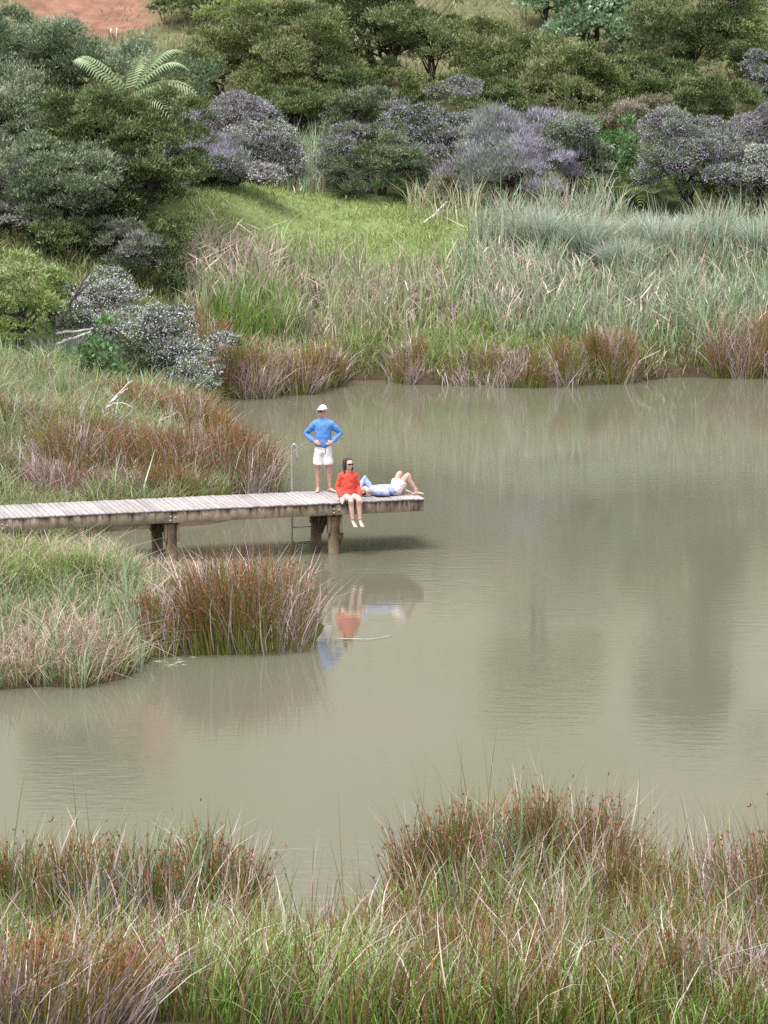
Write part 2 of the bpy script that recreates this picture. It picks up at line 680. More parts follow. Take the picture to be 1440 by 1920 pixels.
M_PILE = mat_plain("pile_timber", '#8c7c64', 0.85, 0.15, 0.5, 5, 0.5, 25, stretch=(1, 1, 0.3), c2='#54463a')
M_BEAM = mat_plain("dark_beam_timber", '#6f6048', 0.9, 0.1, 0.5, 6, 0.5, 25, c2='#3d342a')
M_BOLT = mat_plain("galvanised_bolt", '#b9b4ac', 0.5, 0.5, 0.2, 20, metal=0.6)
M_STEEL = mat_plain("stainless_tube", '#b4b1b0', 0.45, 0.5, 0.1, 10, metal=0.55)


def build_jetty():
    rng = np.random.default_rng(3)
    root = thing("jetty", "weathered timber plank jetty reaching out from the left bank over the pond", "jetty", dk(DECK_L / 2, 0, -DECK_Z), TH)
    inv = Matrix.Rotation(-TH, 4, 'Z')
    mdeck, mfas = mat_deck(), mat_fascia()

    def loc(s, t, z):
        return (DECK_L / 2 - s, t, DECK_Z + z)
    # planks
    pitch_, pw, pt = 0.118, 0.108, 0.038
    meshes = []
    for i in range(4):
        V, T = box_vt(pw + rng.uniform(-.004, .002), DECK_W + rng.uniform(-.02, .02), pt, (0, 0, 0), 0.006)
        V[:, 2] += 0.003 * np.sin(V[:, 1] * 3 + i)
        meshes.append(mesh_np("plank", V, T, None, mdeck))
    n = int(DECK_L / pitch_)
    for i in range(n):
        o = obj("plank", meshes[i % 4], root, loc(0.06 + i * pitch_, DECK_W / 2 + rng.uniform(-.008, .008), -pt / 2 + rng.uniform(-.005, .004)))
        o.rotation_euler = (0, 0, rng.uniform(-.008, .008))
    # long beams: two lengths butted at the inner piles on the near side, one on the far side
    FH = 0.24
    for t, parts in ((0.045, ((0.02, 2.03), (2.034, 5.55), (5.554, 12.9))), (DECK_W - 0.045, ((0.02, 5.5), (5.504, 12.9))), (DECK_W / 2, ((0.10, 12.9),))):
        for s0, s1 in parts:
            V, T = box_vt(s1 - s0, 0.055, FH, (0, 0, 0), 0.006)
            me = mesh_np("beam", V + [DECK_L / 2 - (s0 + s1) / 2, 0, 0], T, None, mfas)
            o = obj("side_beam", me, root, (0, t, DECK_Z - 0.041 - FH / 2))
    V, T = box_vt(0.055, DECK_W - 0.16, FH, (0, 0, 0), 0.006)
    obj("end_beam", mesh_np("end_beam", V, T, None, mfas), root, loc(0.05, DECK_W / 2, -0.041 - FH / 2))
    # pile bents
    for bi, (s, zb) in enumerate(((1.98, -1.2), (5.55, -1.0), (9.1, -0.6))):
        for side, t in ((0, 0.20), (1, DECK_W - 0.02)):
            rr = 0.118
            pz = np.linspace(-DECK_Z + zb, -0.33, 9)
            P = np.array([[0.012 * math.sin(3 * z + s), 0.01 * math.cos(2 * z + s), z] for z in pz])
            V, T = tube_vt(P, rr * (1 + 0.05 * np.sin(pz * 5)), 18)
            pile = obj("pile", mesh_np("pile", V, T, None, M_PILE, True), root, loc(s, t, 0))
            # notched cheek boards bolted either side of the pile head
            for sg, w in ((-1, 0.055), (1, 0.055)):
                V, T = box_vt(w, 0.13, 0.40, (0, 0, 0), 0.008)
                V[:, 0] += np.where(V[:, 2] < -0.1, -sg * 0.006, 0)
                c = obj("cheek_board", mesh_np("cheek_board", V, T, None, M_PILE), pile, (sg * (rr + 0.016), -0.03, -0.50))
            # knee brace on the outer side
            Vk = np.array([[0, -.05, -.30], [0.0, -.05, -.62], [.085, -.05, -.44], [.085, -.05, -.36], [0, .05, -.30], [0, .05, -.62], [.085, .05, -.44], [.085, .05, -.36]], float)
            Vk[:, 2] -= 0.34
            Tk = np.array([[0, 1, 2], [0, 2, 3], [4, 6, 5], [4, 7, 6], [0, 4, 5], [0, 5, 1], [1, 5, 6], [1, 6, 2], [2, 6, 7], [2, 7, 3], [3, 7, 4], [3, 4, 0]])
            if bi == 0:
                obj("knee_block", mesh_np("knee_block", Vk + [rr - 0.01, 0, 0], Tk, None, M_BEAM), pile)
        # cross beam between the two piles, deeper at the far pile
        w = DECK_W - 0.25
        V, T = box_vt(0.075, w, 0.24, (0, 0, 0), 0.008)
        V[:, 2] += np.where((V[:, 2] < 0) & (V[:, 1] > 0), -0.16, 0)
        obj("cross_beam", mesh_np("cross_beam", V, T, None, M_BEAM), root, loc(s, DECK_W / 2 + 0.08, -0.305 - 0.12))
        # bolts through the fascia
        for ds, dz in ((-0.06, -0.13), (0.05, -0.19), (0.05, -0.11)):
            V, T = tube_vt([[0, -0.018, 0], [0, 0.0, 0]], 0.02, 8)
            obj("bolt", mesh_np("bolt", V, T, None, M_BOLT), root, loc(s + ds, 0.017, dz - 0.04))
    return root


build_jetty()


def build_ladder():
    s0 = 2.235
    base = dk(s0, DECK_W + 0.06)
    root = thing("boarding_ladder", "stainless steel swim ladder with hooked handrails behind the standing man on the jetty", "ladder", (base[0], base[1], 0), TH)
    for dx in (-0.275, 0.275):
        P = [[dx, 0, -0.55], [dx, 0, 0.3], [dx, 0, 1.2], [dx, 0, DECK_Z + 0.90]]
        for a in np.linspace(0, math.pi, 9)[1:]:
            P.append([dx + 0.05 * (1 - math.cos(a)), -0.02 * (1 - math.cos(a)), DECK_Z + 0.97 + 0.075 * math.sin(a)])
        P += [[dx + 0.105, -0.045, DECK_Z + 0.80], [dx + 0.11, -0.05, DECK_Z + 0.68]]
        V, T = tube_vt(P, 0.018, 10)
        obj("hand_rail", mesh_np("hand_rail", V, T, None, M_STEEL, True), root)
    for z in (-0.3, 0.03, 0.36, 0.69):
        V, T = tube_vt([[-0.275, 0, z], [0, 0, z], [0.275, 0, z]], 0.017, 8)
        obj("rung", mesh_np("rung", V, T, None, M_STEEL, True), root)


build_ladder()

# ------------------------------------------------------------------ trees and shrubs
def leaf_quads(P, axis, side, Ln, Wd, C):
    """diamond leaves: 4 vertices, one quad each"""
    n = len(P)
    mid = P + axis * (Ln * 0.45)[:, None]
    V = np.empty((n, 4, 3))
    V[:, 0] = P
    V[:, 1] = mid - side * (Wd * 0.5)[:, None]
    V[:, 2] = P + axis * Ln[:, None]
    V[:, 3] = mid + side * (Wd * 0.5)[:, None]
    F = np.arange(n * 4).reshape(n, 4)
    return V.reshape(-1, 3), F, np.repeat(C, 4, axis=0)


def leaf_tris(P, axis, side, Ln, Wd, C):
    n = len(P)
    V = np.empty((n, 3, 3))
    V[:, 0] = P - side * (Wd * 0.5)[:, None]
    V[:, 1] = P + side * (Wd * 0.5)[:, None]
    V[:, 2] = P + axis * Ln[:, None]
    return V.reshape(-1, 3), np.arange(n * 3).reshape(n, 3), np.repeat(C, 3, axis=0)


KINDS = {
    # leaf length, width, cover, colours dark to pale, up-bias, lobe flatten, material
    'olive': dict(L=.16, W=.062, cov=1.45, c=['#5f6d3a', '#8b9558', '#b3b284'], up=.55, flat=.72, mat=M_FINE),
    'dark': dict(L=.16, W=.062, cov=1.45, c=['#50633a', '#74864f', '#9fa575'], up=.5, flat=.74, mat=M_FINE),
    'greygreen': dict(L=.145, W=.056, cov=1.45, c=['#57704c', '#82946e', '#b6bda0'], up=.55, flat=.80, mat=M_FINE),
    'light': dict(k=.72, L=.14, W=.055, cov=1.45, c=['#71843f', '#9aab60', '#bcc78c'], up=.5, flat=.66, mat=M_FINE),
    'brown': dict(k=.72, L=.15, W=.05, cov=1.3, c=['#6f6a50', '#968c72', '#b8ab98'], up=.5, flat=.7, mat=M_FINE),
    'mauve': dict(k=.68, L=.15, W=.05, cov=1.4, c=['#58683f', '#7f8268', '#aea7a6'], up=.45, flat=.60, mat=M_FINE),
    'lilac': dict(k=.95, L=.26, W=.022, cov=0.85, c=['#756b76', '#9a909f', '#c0b6c4'], up=.9, flat=.75, mat=M_TWIG),
    'broad': dict(k=.74, L=.21, W=.11, cov=1.15, c=['#62845a', '#88a878', '#aec4a2'], up=.35, flat=.75, mat=M_BROAD),
    'bright': dict(L=.15, W=.085, cov=1.2, c=['#557848', '#789c5e', '#a2be86'], up=.35, flat=.8, mat=M_BROAD),
    'yellow': dict(k=.6, L=.15, W=.075, cov=1.2, c=['#75843c', '#97a654', '#b8c474'], up=.35, flat=.8, mat=M_BROAD),
    'bloom': dict(L=.145, W=.056, cov=1.35, c=['#5a6e4a', '#7f8f66', '#a6b08e'], up=.5, flat=.64, mat=M_FINE),
}


def make_crown(rng, kind, a, b, c, bloom=None, bloom_n=0.5, lobe_scale=1.0):
    K = KINDS[kind]
    pexp = 1.6
    area = 4 * math.pi * (((a * b) ** pexp + (a * c) ** pexp + (b * c) ** pexp) / 3) ** (1 / pexp)
    # boughs: flattened pads filling the envelope; lobes: leaf clumps on the pads
    Rb0 = float(np.clip(.40 * min(a, c) + .12, .34, 1.25)) * lobe_scale
    nb = int(np.clip(1.05 * area / (math.pi * Rb0 * Rb0), 8, 54))
    bd = norm(rng.normal(size=(nb * 3, 3)))
    keep = (bd[:, 2] > -.8) & (rng.random(len(bd)) < np.where(bd[:, 1] > .4, .5, 1.0))
    bd = bd[keep][:nb]
    nb = len(bd)
    v1, v2, v3 = norm(rng.normal(size=(3, 3)))
    lump = rng.uniform(.5, 1.0, nb) * (1 + .2 * np.sin(3.3 * (bd @ v1) + rng.uniform(0, 6)) + .16 * np.sin(5.5 * (bd @ v2) + rng.uniform(0, 6)))
    Rb = Rb0 * rng.uniform(.7, 1.3, nb)
    Bc = bd * (np.array([a, b, c]) - Rb0 * np.array([.45, .45, .3])) * lump[:, None]
    Lc, Lr, d, btone = [], [], [], []
    for k in range(nb):
        rl = float(np.clip(Rb[k] * .36, .16, .42))
        m = int(2.1 * (Rb[k] / rl) ** 2 * .8)
        q = norm(rng.normal(size=(m, 3)) * .9 + bd[k] * .5 + np.array([0, 0, .95]))
        Lc.append(Bc[k] + q * Rb[k] * np.array([1, 1, K['flat'] * .95]) * rng.uniform(.7, 1.0, m)[:, None])
        Lr.append(rl * rng.uniform(.65, 1.35, m))
        d.append(norm(bd[k] + .4 * q))
        btone.append(np.full(m, rng.normal(.5, .14)))
    Lc, Lr, d, btone = np.concatenate(Lc), np.concatenate(Lr), np.concatenate(d), np.concatenate(btone)
    nl = len(Lc)
    bl = np.sin(Lc[:, 0] * 1.3 / max(a, .5) * 2 + rng.uniform(0, 6)) * .25 + rng.normal(0, .18, nl)
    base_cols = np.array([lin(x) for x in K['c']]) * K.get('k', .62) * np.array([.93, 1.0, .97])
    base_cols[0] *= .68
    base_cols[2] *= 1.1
    Vs, Fs, Cs, n0 = [], [], [], 0
    BV, BF, BC, bn = [], [], [], 0
    leaf_a = K['L'] * K['W'] * 0.5
    quad = K['mat'] is M_BROAD
    for i in range(nl):
        r = Lr[i]
        n = int(K['cov'] * 4 * math.pi * r * r * 0.62 / leaf_a * 0.40)
        if d[i, 1] > 0.35:
            n = int(n * 0.5)
        q = norm(rng.normal(size=(n, 3)))
        q[:, 2] = np.where(q[:, 2] < -0.12, -q[:, 2], q[:, 2])
        wob_ = 1 + 0.26 * np.sin(q[:, 0] * 6 + i) * np.sin(q[:, 1] * 6 + 2 * i) * 1.2
        sh = rng.uniform(0.55, 1.08, n) ** 0.6 * wob_ * np.where(rng.random(n) < .18, rng.uniform(1.1, 1.6, n), 1)
        P = Lc[i] + q * (r * sh)[:, None] * np.array([1, 1, K['flat']])
        ax = norm(q * 0.6 + np.array([0, 0, K['up']]) + rng.normal(0, .42, (n, 3)))
        sd = norm(np.cross(ax, rng.normal(size=(n, 3))))
        Ln = K['L'] * (1 if quad else .85) * rng.uniform(.6, 1.4, n)
        Wd = K['W'] * (1 if quad else .85) * rng.uniform(.7, 1.3, n)
        # each lobe has its own tone, outer leaves are painted paler as if lit, inner ones darker
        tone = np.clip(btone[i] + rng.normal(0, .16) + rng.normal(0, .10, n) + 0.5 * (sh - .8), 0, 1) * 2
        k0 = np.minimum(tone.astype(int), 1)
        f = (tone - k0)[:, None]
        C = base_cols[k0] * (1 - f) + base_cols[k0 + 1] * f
        if kind == 'mauve' and bl[i] > .05:
            C = C * np.array([.80, .98, .66])
        if kind == 'lilac' and bl[i] > .12:
            C = C * np.array([.72, .86, .6])
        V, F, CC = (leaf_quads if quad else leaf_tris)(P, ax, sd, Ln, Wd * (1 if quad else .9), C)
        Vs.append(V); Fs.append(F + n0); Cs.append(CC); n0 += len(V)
        if bloom is not None and bloom_n > .25 - .55 * d[i, 2] + bl[i] + .25:
            m = int(n * 1.1)
            q = norm(rng.normal(size=(m, 3)) + np.array([0, -.15, .55]))
            P = Lc[i] + q * (r * rng.uniform(.9, 1.22, m))[:, None] * np.array([1, 1, K['flat']])
            ax = norm(q + rng.normal(0, .5, (m, 3)))
            sd = norm(np.cross(ax, rng.normal(size=(m, 3))))
            bc = np.array([lin(x) for x in bloom])
            f = rng.random(m)[:, None]
            V, F, CC = leaf_tris(P, ax, sd, rng.uniform(.04, .08, m), rng.uniform(.03, .055, m), bc[0] * (1 - f) + bc[1] * f)
            BV.append(V); BF.append(F + bn); BC.append(CC); bn += len(V)
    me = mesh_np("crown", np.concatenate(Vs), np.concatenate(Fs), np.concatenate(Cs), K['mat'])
    bm = mesh_np("blossom", np.concatenate(BV), np.concatenate(BF), np.concatenate(BC), M_FINE) if BV else None
    return me, bm, Bc, Rb


def make_trunk(rng, h0, Lc, c, stems=3, r0=0.11, spread=0.35):
    """multi-stemmed trunk from the ground (z = 0) into the crown, whose centre is at height h0"""
    S = Soup()
    order = rng.permutation(len(Lc))
    low = Lc[order]
    for k in range(stems):
        ang = rng.uniform(0, 6.28)
        b = np.array([math.cos(ang), math.sin(ang), 0]) * rng.uniform(.05, spread)
        b[2] = -0.3
        tgt = np.array([0, 0, h0]) + low[k % len(low)] * np.array([.45, .45, .2])
        mid = (b + tgt) / 2 + np.array([b[0] * 1.0, b[1] * 1.0, -0.08 * h0]) + rng.normal(0, .16, 3)
        P = bez(b, mid, tgt, 9)
        P[1:-1] += rng.normal(0, .035, (7, 3))
        V, T = tube_vt(P, np.linspace(r0, r0 * .5, 9) * rng.uniform(.75, 1.1), 6)
        S.add(V, T)
        for j in range(5):
            e = np.array([0, 0, h0]) + low[(k * 5 + j + stems) % len(low)] * .93
            st = P[rng.integers(4, 9)]
            m = (st + e) / 2 + rng.normal(0, .2, 3) + np.array([0, 0, -.12])
            Q = bez(st, m, e, 7)
            V, T = tube_vt(Q, np.linspace(r0 * .45, .012, 7), 4)
            S.add(V, T)
    return S.mesh("trunk", M_BARK, True)


_seed = [100]


def tree(name, label, cat, u, hw, vtop, vbot, D, kind, depth=0.85, stems=3, bloom=None, bloom_n=.5, r0=None, group=None, lobe_scale=1.0, dense=1.0):
    """u, vtop, vbot, hw: where the crown shows in the frame; D: how far away it grows"""
    _seed[0] += 1
    rng = np.random.default_rng(_seed[0])
    x = x_at(u, (vtop + vbot) / 2, D)
    zg = float(ground_z(x, D))
    zt, zb = z_at(vtop, D), z_at(vbot + 14, D)
    a = hw * (1.22 if name == 'bushy_tree' else 1.18) / F_PX * D
    K = KINDS[kind]
    zb = max(zb, zg + 0.15)
    if name != 'bushy_tree':
        zb = zg + .05 if zb - zg < 2.6 else zb
    zt = max(zt, zb + 0.8)
    c = (zt - zb) / 2
    h0 = (zt + zb) / 2 - zg
    root = thing(name, label, cat, (x, D, zg), 0, group)
    me, bm, Lc, Lr = make_crown(rng, kind, a * 1.0, a * depth, c * (1.1 if name == 'bushy_tree' else 1.2), bloom, bloom_n, lobe_scale)
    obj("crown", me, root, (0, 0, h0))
    if bm:
        obj("blossom", bm, root, (0, 0, h0))["kind"] = "stuff"
    obj("trunk", make_trunk(rng, h0, Lc, c, stems, r0 or (0.05 + 0.022 * a), 0.15 + .08 * a), root)
    return root


T_, S_ = "bushy_tree", "flowering_shrub"
WH = ['#dfd9df', '#bdb5c1']
LW = ['#b9b0bf', '#978da1']
GT, GS = "trees on the far hillside", "shrubs along the foot of the hill"
TREES = [
    # left bank
    (T_, "tall grey green tree filling the upper left corner, in front of the clay slope", "tree", 95, 185, 58, 460, 105.5, 'greygreen', dict(stems=4, lobe_scale=.9)),
    (T_, "grey green tree top cut by the left edge of the picture below the clay", "tree", -20, 90, 20, 160, 109, 'greygreen', dict(stems=3)),
    (T_, "spreading pale green tree with bare dark stems low on the left bank", "tree", 95, 135, 262, 440, 99, 'greygreen', dict(stems=5, r0=.12, lobe_scale=.85)),
    (T_, "dark green drooping tree at the right end of the left bank grove", "tree", 268, 84, 190, 470, 100.0, 'dark', dict(stems=3, lobe_scale=.9)),
    (T_, "dark tree standing behind the tree fern trunk beside the pale shrubs", "tree", 190, 95, 175, 340, 101, 'dark', dict(stems=3)),
    (S_, "lilac grey leafless shrub at the left edge beside the bare stemmed tree", "shrub", 0, 48, 300, 420, 101, 'lilac', dict(stems=3)),
    (S_, "mauve grey shrub leaning below the dark drooping tree", "shrub", 245, 66, 428, 505, 97, 'mauve', dict(stems=3)),
    (S_, "dark brown grey shrub under the drooping tree above the white blossom", "shrub", 165, 70, 425, 520, 98.5, 'mauve', dict(stems=3)),
    (T_, "small dense bright green tree with a stout leaning trunk at left", "tree", 34, 68, 512, 640, 89, 'light', dict(stems=2, r0=.17, lobe_scale=.8)),
    (T_, "narrow dark green tree right behind the stout trunked little tree", "tree", 95, 34, 502, 640, 91, 'light', dict(stems=2)),
    (S_, "white blossoming shrub at left between stout tree and reeds, the upper one", "shrub", 190, 80, 520, 640, 91, 'bloom', dict(stems=4, bloom=WH, bloom_n=.75)),
    (S_, "white flecked spreading shrub beside the reeds, the larger one on left bank", "shrub", 295, 92, 575, 720, 88.5, 'bloom', dict(stems=4, bloom=WH, bloom_n=.65)),
    (S_, "small dark green shrub with white flecks hanging over the pond edge", "shrub", 352, 44, 682, 748, 86, 'bloom', dict(stems=2, bloom=WH, bloom_n=.4, lobe_scale=.8)),
    ("leafy_bush", "upright dark broad leaved bush in front of the white flecked shrub", "bush", 193, 32, 632, 742, 85, 'bright', dict(stems=2)),
    (T_, "grey green tree low behind the bare stemmed tree on the left bank", "tree", 40, 110, 190, 380, 103, 'greygreen', dict(stems=3)),
    (T_, "dark tree between the two grey green trees of the left grove", "tree", 150, 90, 130, 300, 104.5, 'dark', dict(stems=3)),
    (T_, "dark green undergrowth tree behind the lilac shrub of the left grove", "tree", 200, 110, 350, 480, 101.5, 'dark', dict(stems=4)),
    (S_, "dark mauve undergrowth shrub at the left edge under the grey green trees", "shrub", 20, 70, 400, 500, 98, 'mauve', dict(stems=4)),
    ("leafy_bush", "dark green undergrowth bush beneath the bare stems of the left grove", "bush", 115, 62, 425, 515, 97.5, 'dark', dict(stems=3)),
    ("leafy_bush", "dark green low bush at the right foot of the left grove", "bush", 300, 52, 415, 485, 99, 'dark', dict(stems=3)),
    ("leafy_bush", "dark bush hanging between left grove and the dead pink reeds", "bush", 325, 36, 440, 520, 97, 'dark', dict(stems=3)),
    # pale shrubs left of the lawn
    (S_, "silvery lilac shrub below the shaded hollow left of centre", "shrub", 445, 90, 190, 272, 116, 'mauve', dict(stems=3, bloom=LW, bloom_n=.9)),
    (S_, "small white topped shrub beside the reeds at the hollow", "shrub", 485, 56, 236, 320, 113.5, 'mauve', dict(stems=3, bloom=WH, bloom_n=.9)),
    (S_, "bare lilac twiggy shrub between the two pale blossoming shrubs", "shrub", 395, 80, 248, 345, 112.5, 'lilac', dict(stems=4)),
    (S_, "white lilac blossoming shrub at the left end of the lawn", "shrub", 425, 92, 308, 425, 108, 'mauve', dict(stems=4, bloom=WH, bloom_n=1.0)),
    (S_, "low grey shrub at the foot of the white lilac shrub", "shrub", 400, 60, 365, 430, 107, 'mauve', dict(stems=3, bloom=LW, bloom_n=.5)),
    # back row
    (T_, "dark green tree at the top edge right of the clay slope", "tree", 362, 78, -45, 55, 139, 'dark', dict(stems=3)),
    (T_, "rounded olive tree right of the tree fern above the dark hollow", "tree", 415, 92, 58, 215, 128, 'olive', dict(stems=4)),
    (T_, "pale olive tree at the top edge left of the tallest trees", "tree", 470, 70, 5, 110, 136, 'light', dict(stems=3)),
    (T_, "broad olive tree standing over the shaded hollow at centre left", "tree", 545, 100, 32, 235, 125, 'olive', dict(stems=5)),
    (T_, "dark tree behind the broad olive one with its stems in shade", "tree", 610, 70, 80, 235, 127, 'dark', dict(stems=5)),
    (T_, "wide dark flat topped tree at top centre with bare forked stems", "tree", 715, 145, -40, 112, 129, 'dark', dict(stems=7, r0=.13, lobe_scale=.9)),
    (T_, "small dark tree with thin leaning stems at the edge of dry grass", "tree", 812, 44, 30, 108, 128.5, 'dark', dict(stems=4, r0=.07)),
    (T_, "low rounded green tree under the flat topped tree", "tree", 755, 68, 140, 205, 124, 'olive', dict(stems=4)),
    (T_, "broad olive tree with paler top right of the dry grass gap", "tree", 940, 95, 58, 205, 126, 'olive', dict(stems=4)),
    (T_, "large layered olive tree at right above the lilac tree", "tree", 1070, 98, 78, 262, 122, 'olive', dict(stems=4)),
    ("broadleaf_tree", "bright leafy tree at the top edge right of the dry grass", "tree", 1028, 52, -45, 52, 138, 'broad', dict(stems=3)),
    ("broadleaf_tree", "pale green broad leaved tree at top right behind the olive trees", "tree", 1122, 96, -30, 135, 133, 'broad', dict(stems=3)),
    (T_, "tall dark tree at top right beside the pale broad leaved tree", "tree", 1292, 98, -55, 190, 128, 'dark', dict(stems=4)),
    (T_, "lower dark tree bough layer under the tall tree at right", "tree", 1235, 78, 115, 230, 125, 'dark', dict(stems=4)),
    ("leafy_bush", "yellow green leafy bush near the upper right edge", "bush", 1402, 30, 28, 125, 131, 'yellow', dict(stems=2)),
    (S_, "purple grey shrub at the very top right corner", "shrub", 1400, 40, -35, 22, 140, 'mauve', dict(stems=2)),
    (T_, "dark tree cut by the right edge below the yellow green bush", "tree", 1440, 58, 55, 180, 129, 'dark', dict(stems=3)),
    (S_, "grey flecked shrub cut by the right edge above the pale blossoms", "shrub", 1430, 42, 122, 222, 125, 'bloom', dict(stems=3, bloom=LW, bloom_n=.4)),
    # between the rows
    (T_, "shaded dark tree at the back of the hollow beside the tree fern", "tree", 340, 75, 135, 250, 121, 'dark', dict(stems=4)),
    (T_, "shaded dark tree deep in the hollow above the small reeds", "tree", 560, 75, 165, 275, 121, 'dark', dict(stems=6, r0=.09)),
    (T_, "dark green tree between the mauve shrubs and the flat topped tree", "tree", 655, 55, 130, 225, 123, 'dark', dict(stems=4)),
    (T_, "dark tree under the broad olive tree right of the dry grass gap", "tree", 930, 72, 155, 250, 121, 'dark', dict(stems=4)),
    (T_, "dark low tree between layered olive tree and tall dark tree", "tree", 1180, 60, 130, 235, 124, 'dark', dict(stems=3)),
    (T_, "dark low tree behind the pale blossoms below the tall dark tree", "tree", 1320, 78, 150, 255, 121.5, 'dark', dict(stems=3)),
    (T_, "olive tree at the top edge between broad leaved and tall dark tree", "tree", 1215, 60, -40, 90, 134, 'olive', dict(stems=3)),
    (T_, "dark shaded tree low behind the left bank grove", "tree", 320, 45, 330, 460, 105, 'dark', dict(stems=3)),
    # middle row
    (S_, "dark mauve shrub mass below the low rounded green tree", "shrub", 705, 88, 188, 290, 118, 'mauve', dict(stems=3)),
    (S_, "mauve grey shrub beside the reeds behind the lawn", "shrub", 712, 98, 250, 375, 113, 'mauve', dict(stems=4, bloom=LW, bloom_n=.1)),
    (S_, "green shrub with white flecked top at centre right", "shrub", 850, 92, 172, 330, 115.5, 'bloom', dict(stems=4, bloom=LW, bloom_n=.6)),
    (S_, "brown grey shrub between layered olive tree and pale blossoms", "shrub", 1205, 62, 180, 270, 119, 'brown', dict(stems=3)),
    ("leafy_bush", "bright green glossy bush between lilac tree and brown shrub", "bush", 1148, 50, 236, 350, 112.2, 'bright', dict(stems=2)),
    (S_, "lilac flowering twiggy tree spreading behind the blue green reeds", "shrub", 965, 112, 245, 392, 111, 'lilac', dict(stems=5)),
    (S_, "green grey shrub growing through the right side of the lilac one", "shrub", 1070, 72, 235, 380, 111.8, 'greygreen', dict(stems=3, bloom=LW, bloom_n=.15)),
    (S_, "small olive brown bush at the right end of the lawn", "bush", 846, 40, 332, 420, 111, 'brown', dict(stems=3)),
    (S_, "russet green small bush beside the glossy bush", "bush", 1212, 34, 272, 350, 114.5, 'brown', dict(stems=2)),
    (S_, "pale blossoming shrub at right, the nearest of the blossoming group", "shrub", 1300, 92, 228, 396, 110.5, 'bloom', dict(stems=4, bloom=LW, bloom_n=.75)),
    (S_, "pale lilac topped shrub at right behind the nearest blossoming one", "shrub", 1385, 82, 208, 320, 116.5, 'mauve', dict(stems=4, bloom=LW, bloom_n=.8)),
    (S_, "white flecked shrub at the right edge above the reeds", "shrub", 1425, 62, 282, 405, 109.5, 'bloom', dict(stems=3, bloom=WH, bloom_n=.6)),
    ("leafy_bush", "low yellow green bush at the foot of the pale blossoms", "bush", 1362, 34, 335, 405, 110, 'yellow', dict(stems=2, lobe_scale=.7)),
]
for (nm, lb, cat, u, hw, vt, vb, D, kind, kw) in TREES:
    tree(nm, lb, cat, u, hw, vt, vb, D, kind, **kw)

# trees higher up the slope, above the picture, that the pond mirrors
_rs = np.random.default_rng(77)
_high = []
for kd in ('dark', 'light'):
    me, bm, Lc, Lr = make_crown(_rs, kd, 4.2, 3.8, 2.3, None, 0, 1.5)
    _high.append((me, make_trunk(_rs, 3.9, Lc, 2.3, 3, .14)))
for i, (u, D) in enumerate([(150, 168), (1010, 157), (1330, 156)]):
    x = x_at(u, 0, D)
    zg = float(ground_z(x, D))
    where = ["above the clay patch", "above the bright leafy tree", "above the tall dark tree at right"][i]
    root = thing(T_, "tree high on the slope out of the picture, " + where, "tree", (x, D, zg), _rs.uniform(0, 6.28))
    s_ = _rs.uniform(.8, 1.25)
    root.scale = (s_, s_, s_)
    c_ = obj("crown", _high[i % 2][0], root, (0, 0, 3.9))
    obj("trunk", _high[i % 2][1], root)


# ------------------------------------------------------------------ ferns and spiky plants
def frond_mesh(rng, length, droop, width, c0, c1, pairs=26, rise=.55):
    S = Soup()
    n = 12
    t = np.linspace(0, 1, n)
    P = np.stack([t * length * (1 - .12 * t), 0 * t, length * (rise * t - droop * (.6 * t * t + .55 * t ** 4))], 1)
    V, T = tube_vt(P, np.linspace(.018, .006, n), 4)
    S.add(V, T, lin('#6f6a42'))
    for k in range(pairs):
        tt = 0.10 + 0.88 * k / (pairs - 1)
        p = np.array([np.interp(tt, t, P[:, i]) for i in range(3)])
        tan = norm(np.array([np.interp(min(tt + .03, 1), t, P[:, i]) for i in range(3)]) - p + 1e-6)
        pl = width * (math.sin(math.pi * min(tt * .82 + .16, 1)) ** .7) * rng.uniform(.92, 1.06)
        for sg in (-1, 1):
            d = norm(np.array([0, sg, 0]) * 1.0 + tan * .35)
            e = p + d * pl + np.array([0, 0, -.48 * pl])
            m = p + d * pl * .55 + np.array([0, 0, -.05 * pl])
            w = tan * length / pairs * .30
            cc = lin(c0) * (1 - tt) + lin(c1) * tt
            cc = cc * rng.uniform(.85, 1.12)
            Vq = np.array([p - w * .7, m - w, e, m + w, p + w * .7])
            Vq[[0, 1]] += [0, 0, -.012]
            S.add(Vq, np.array([[0, 1, 3], [0, 3, 4], [1, 2, 3]]), cc)
    return S


M_FERN = mat_leaf("fern_frond", .5, .35, .3)


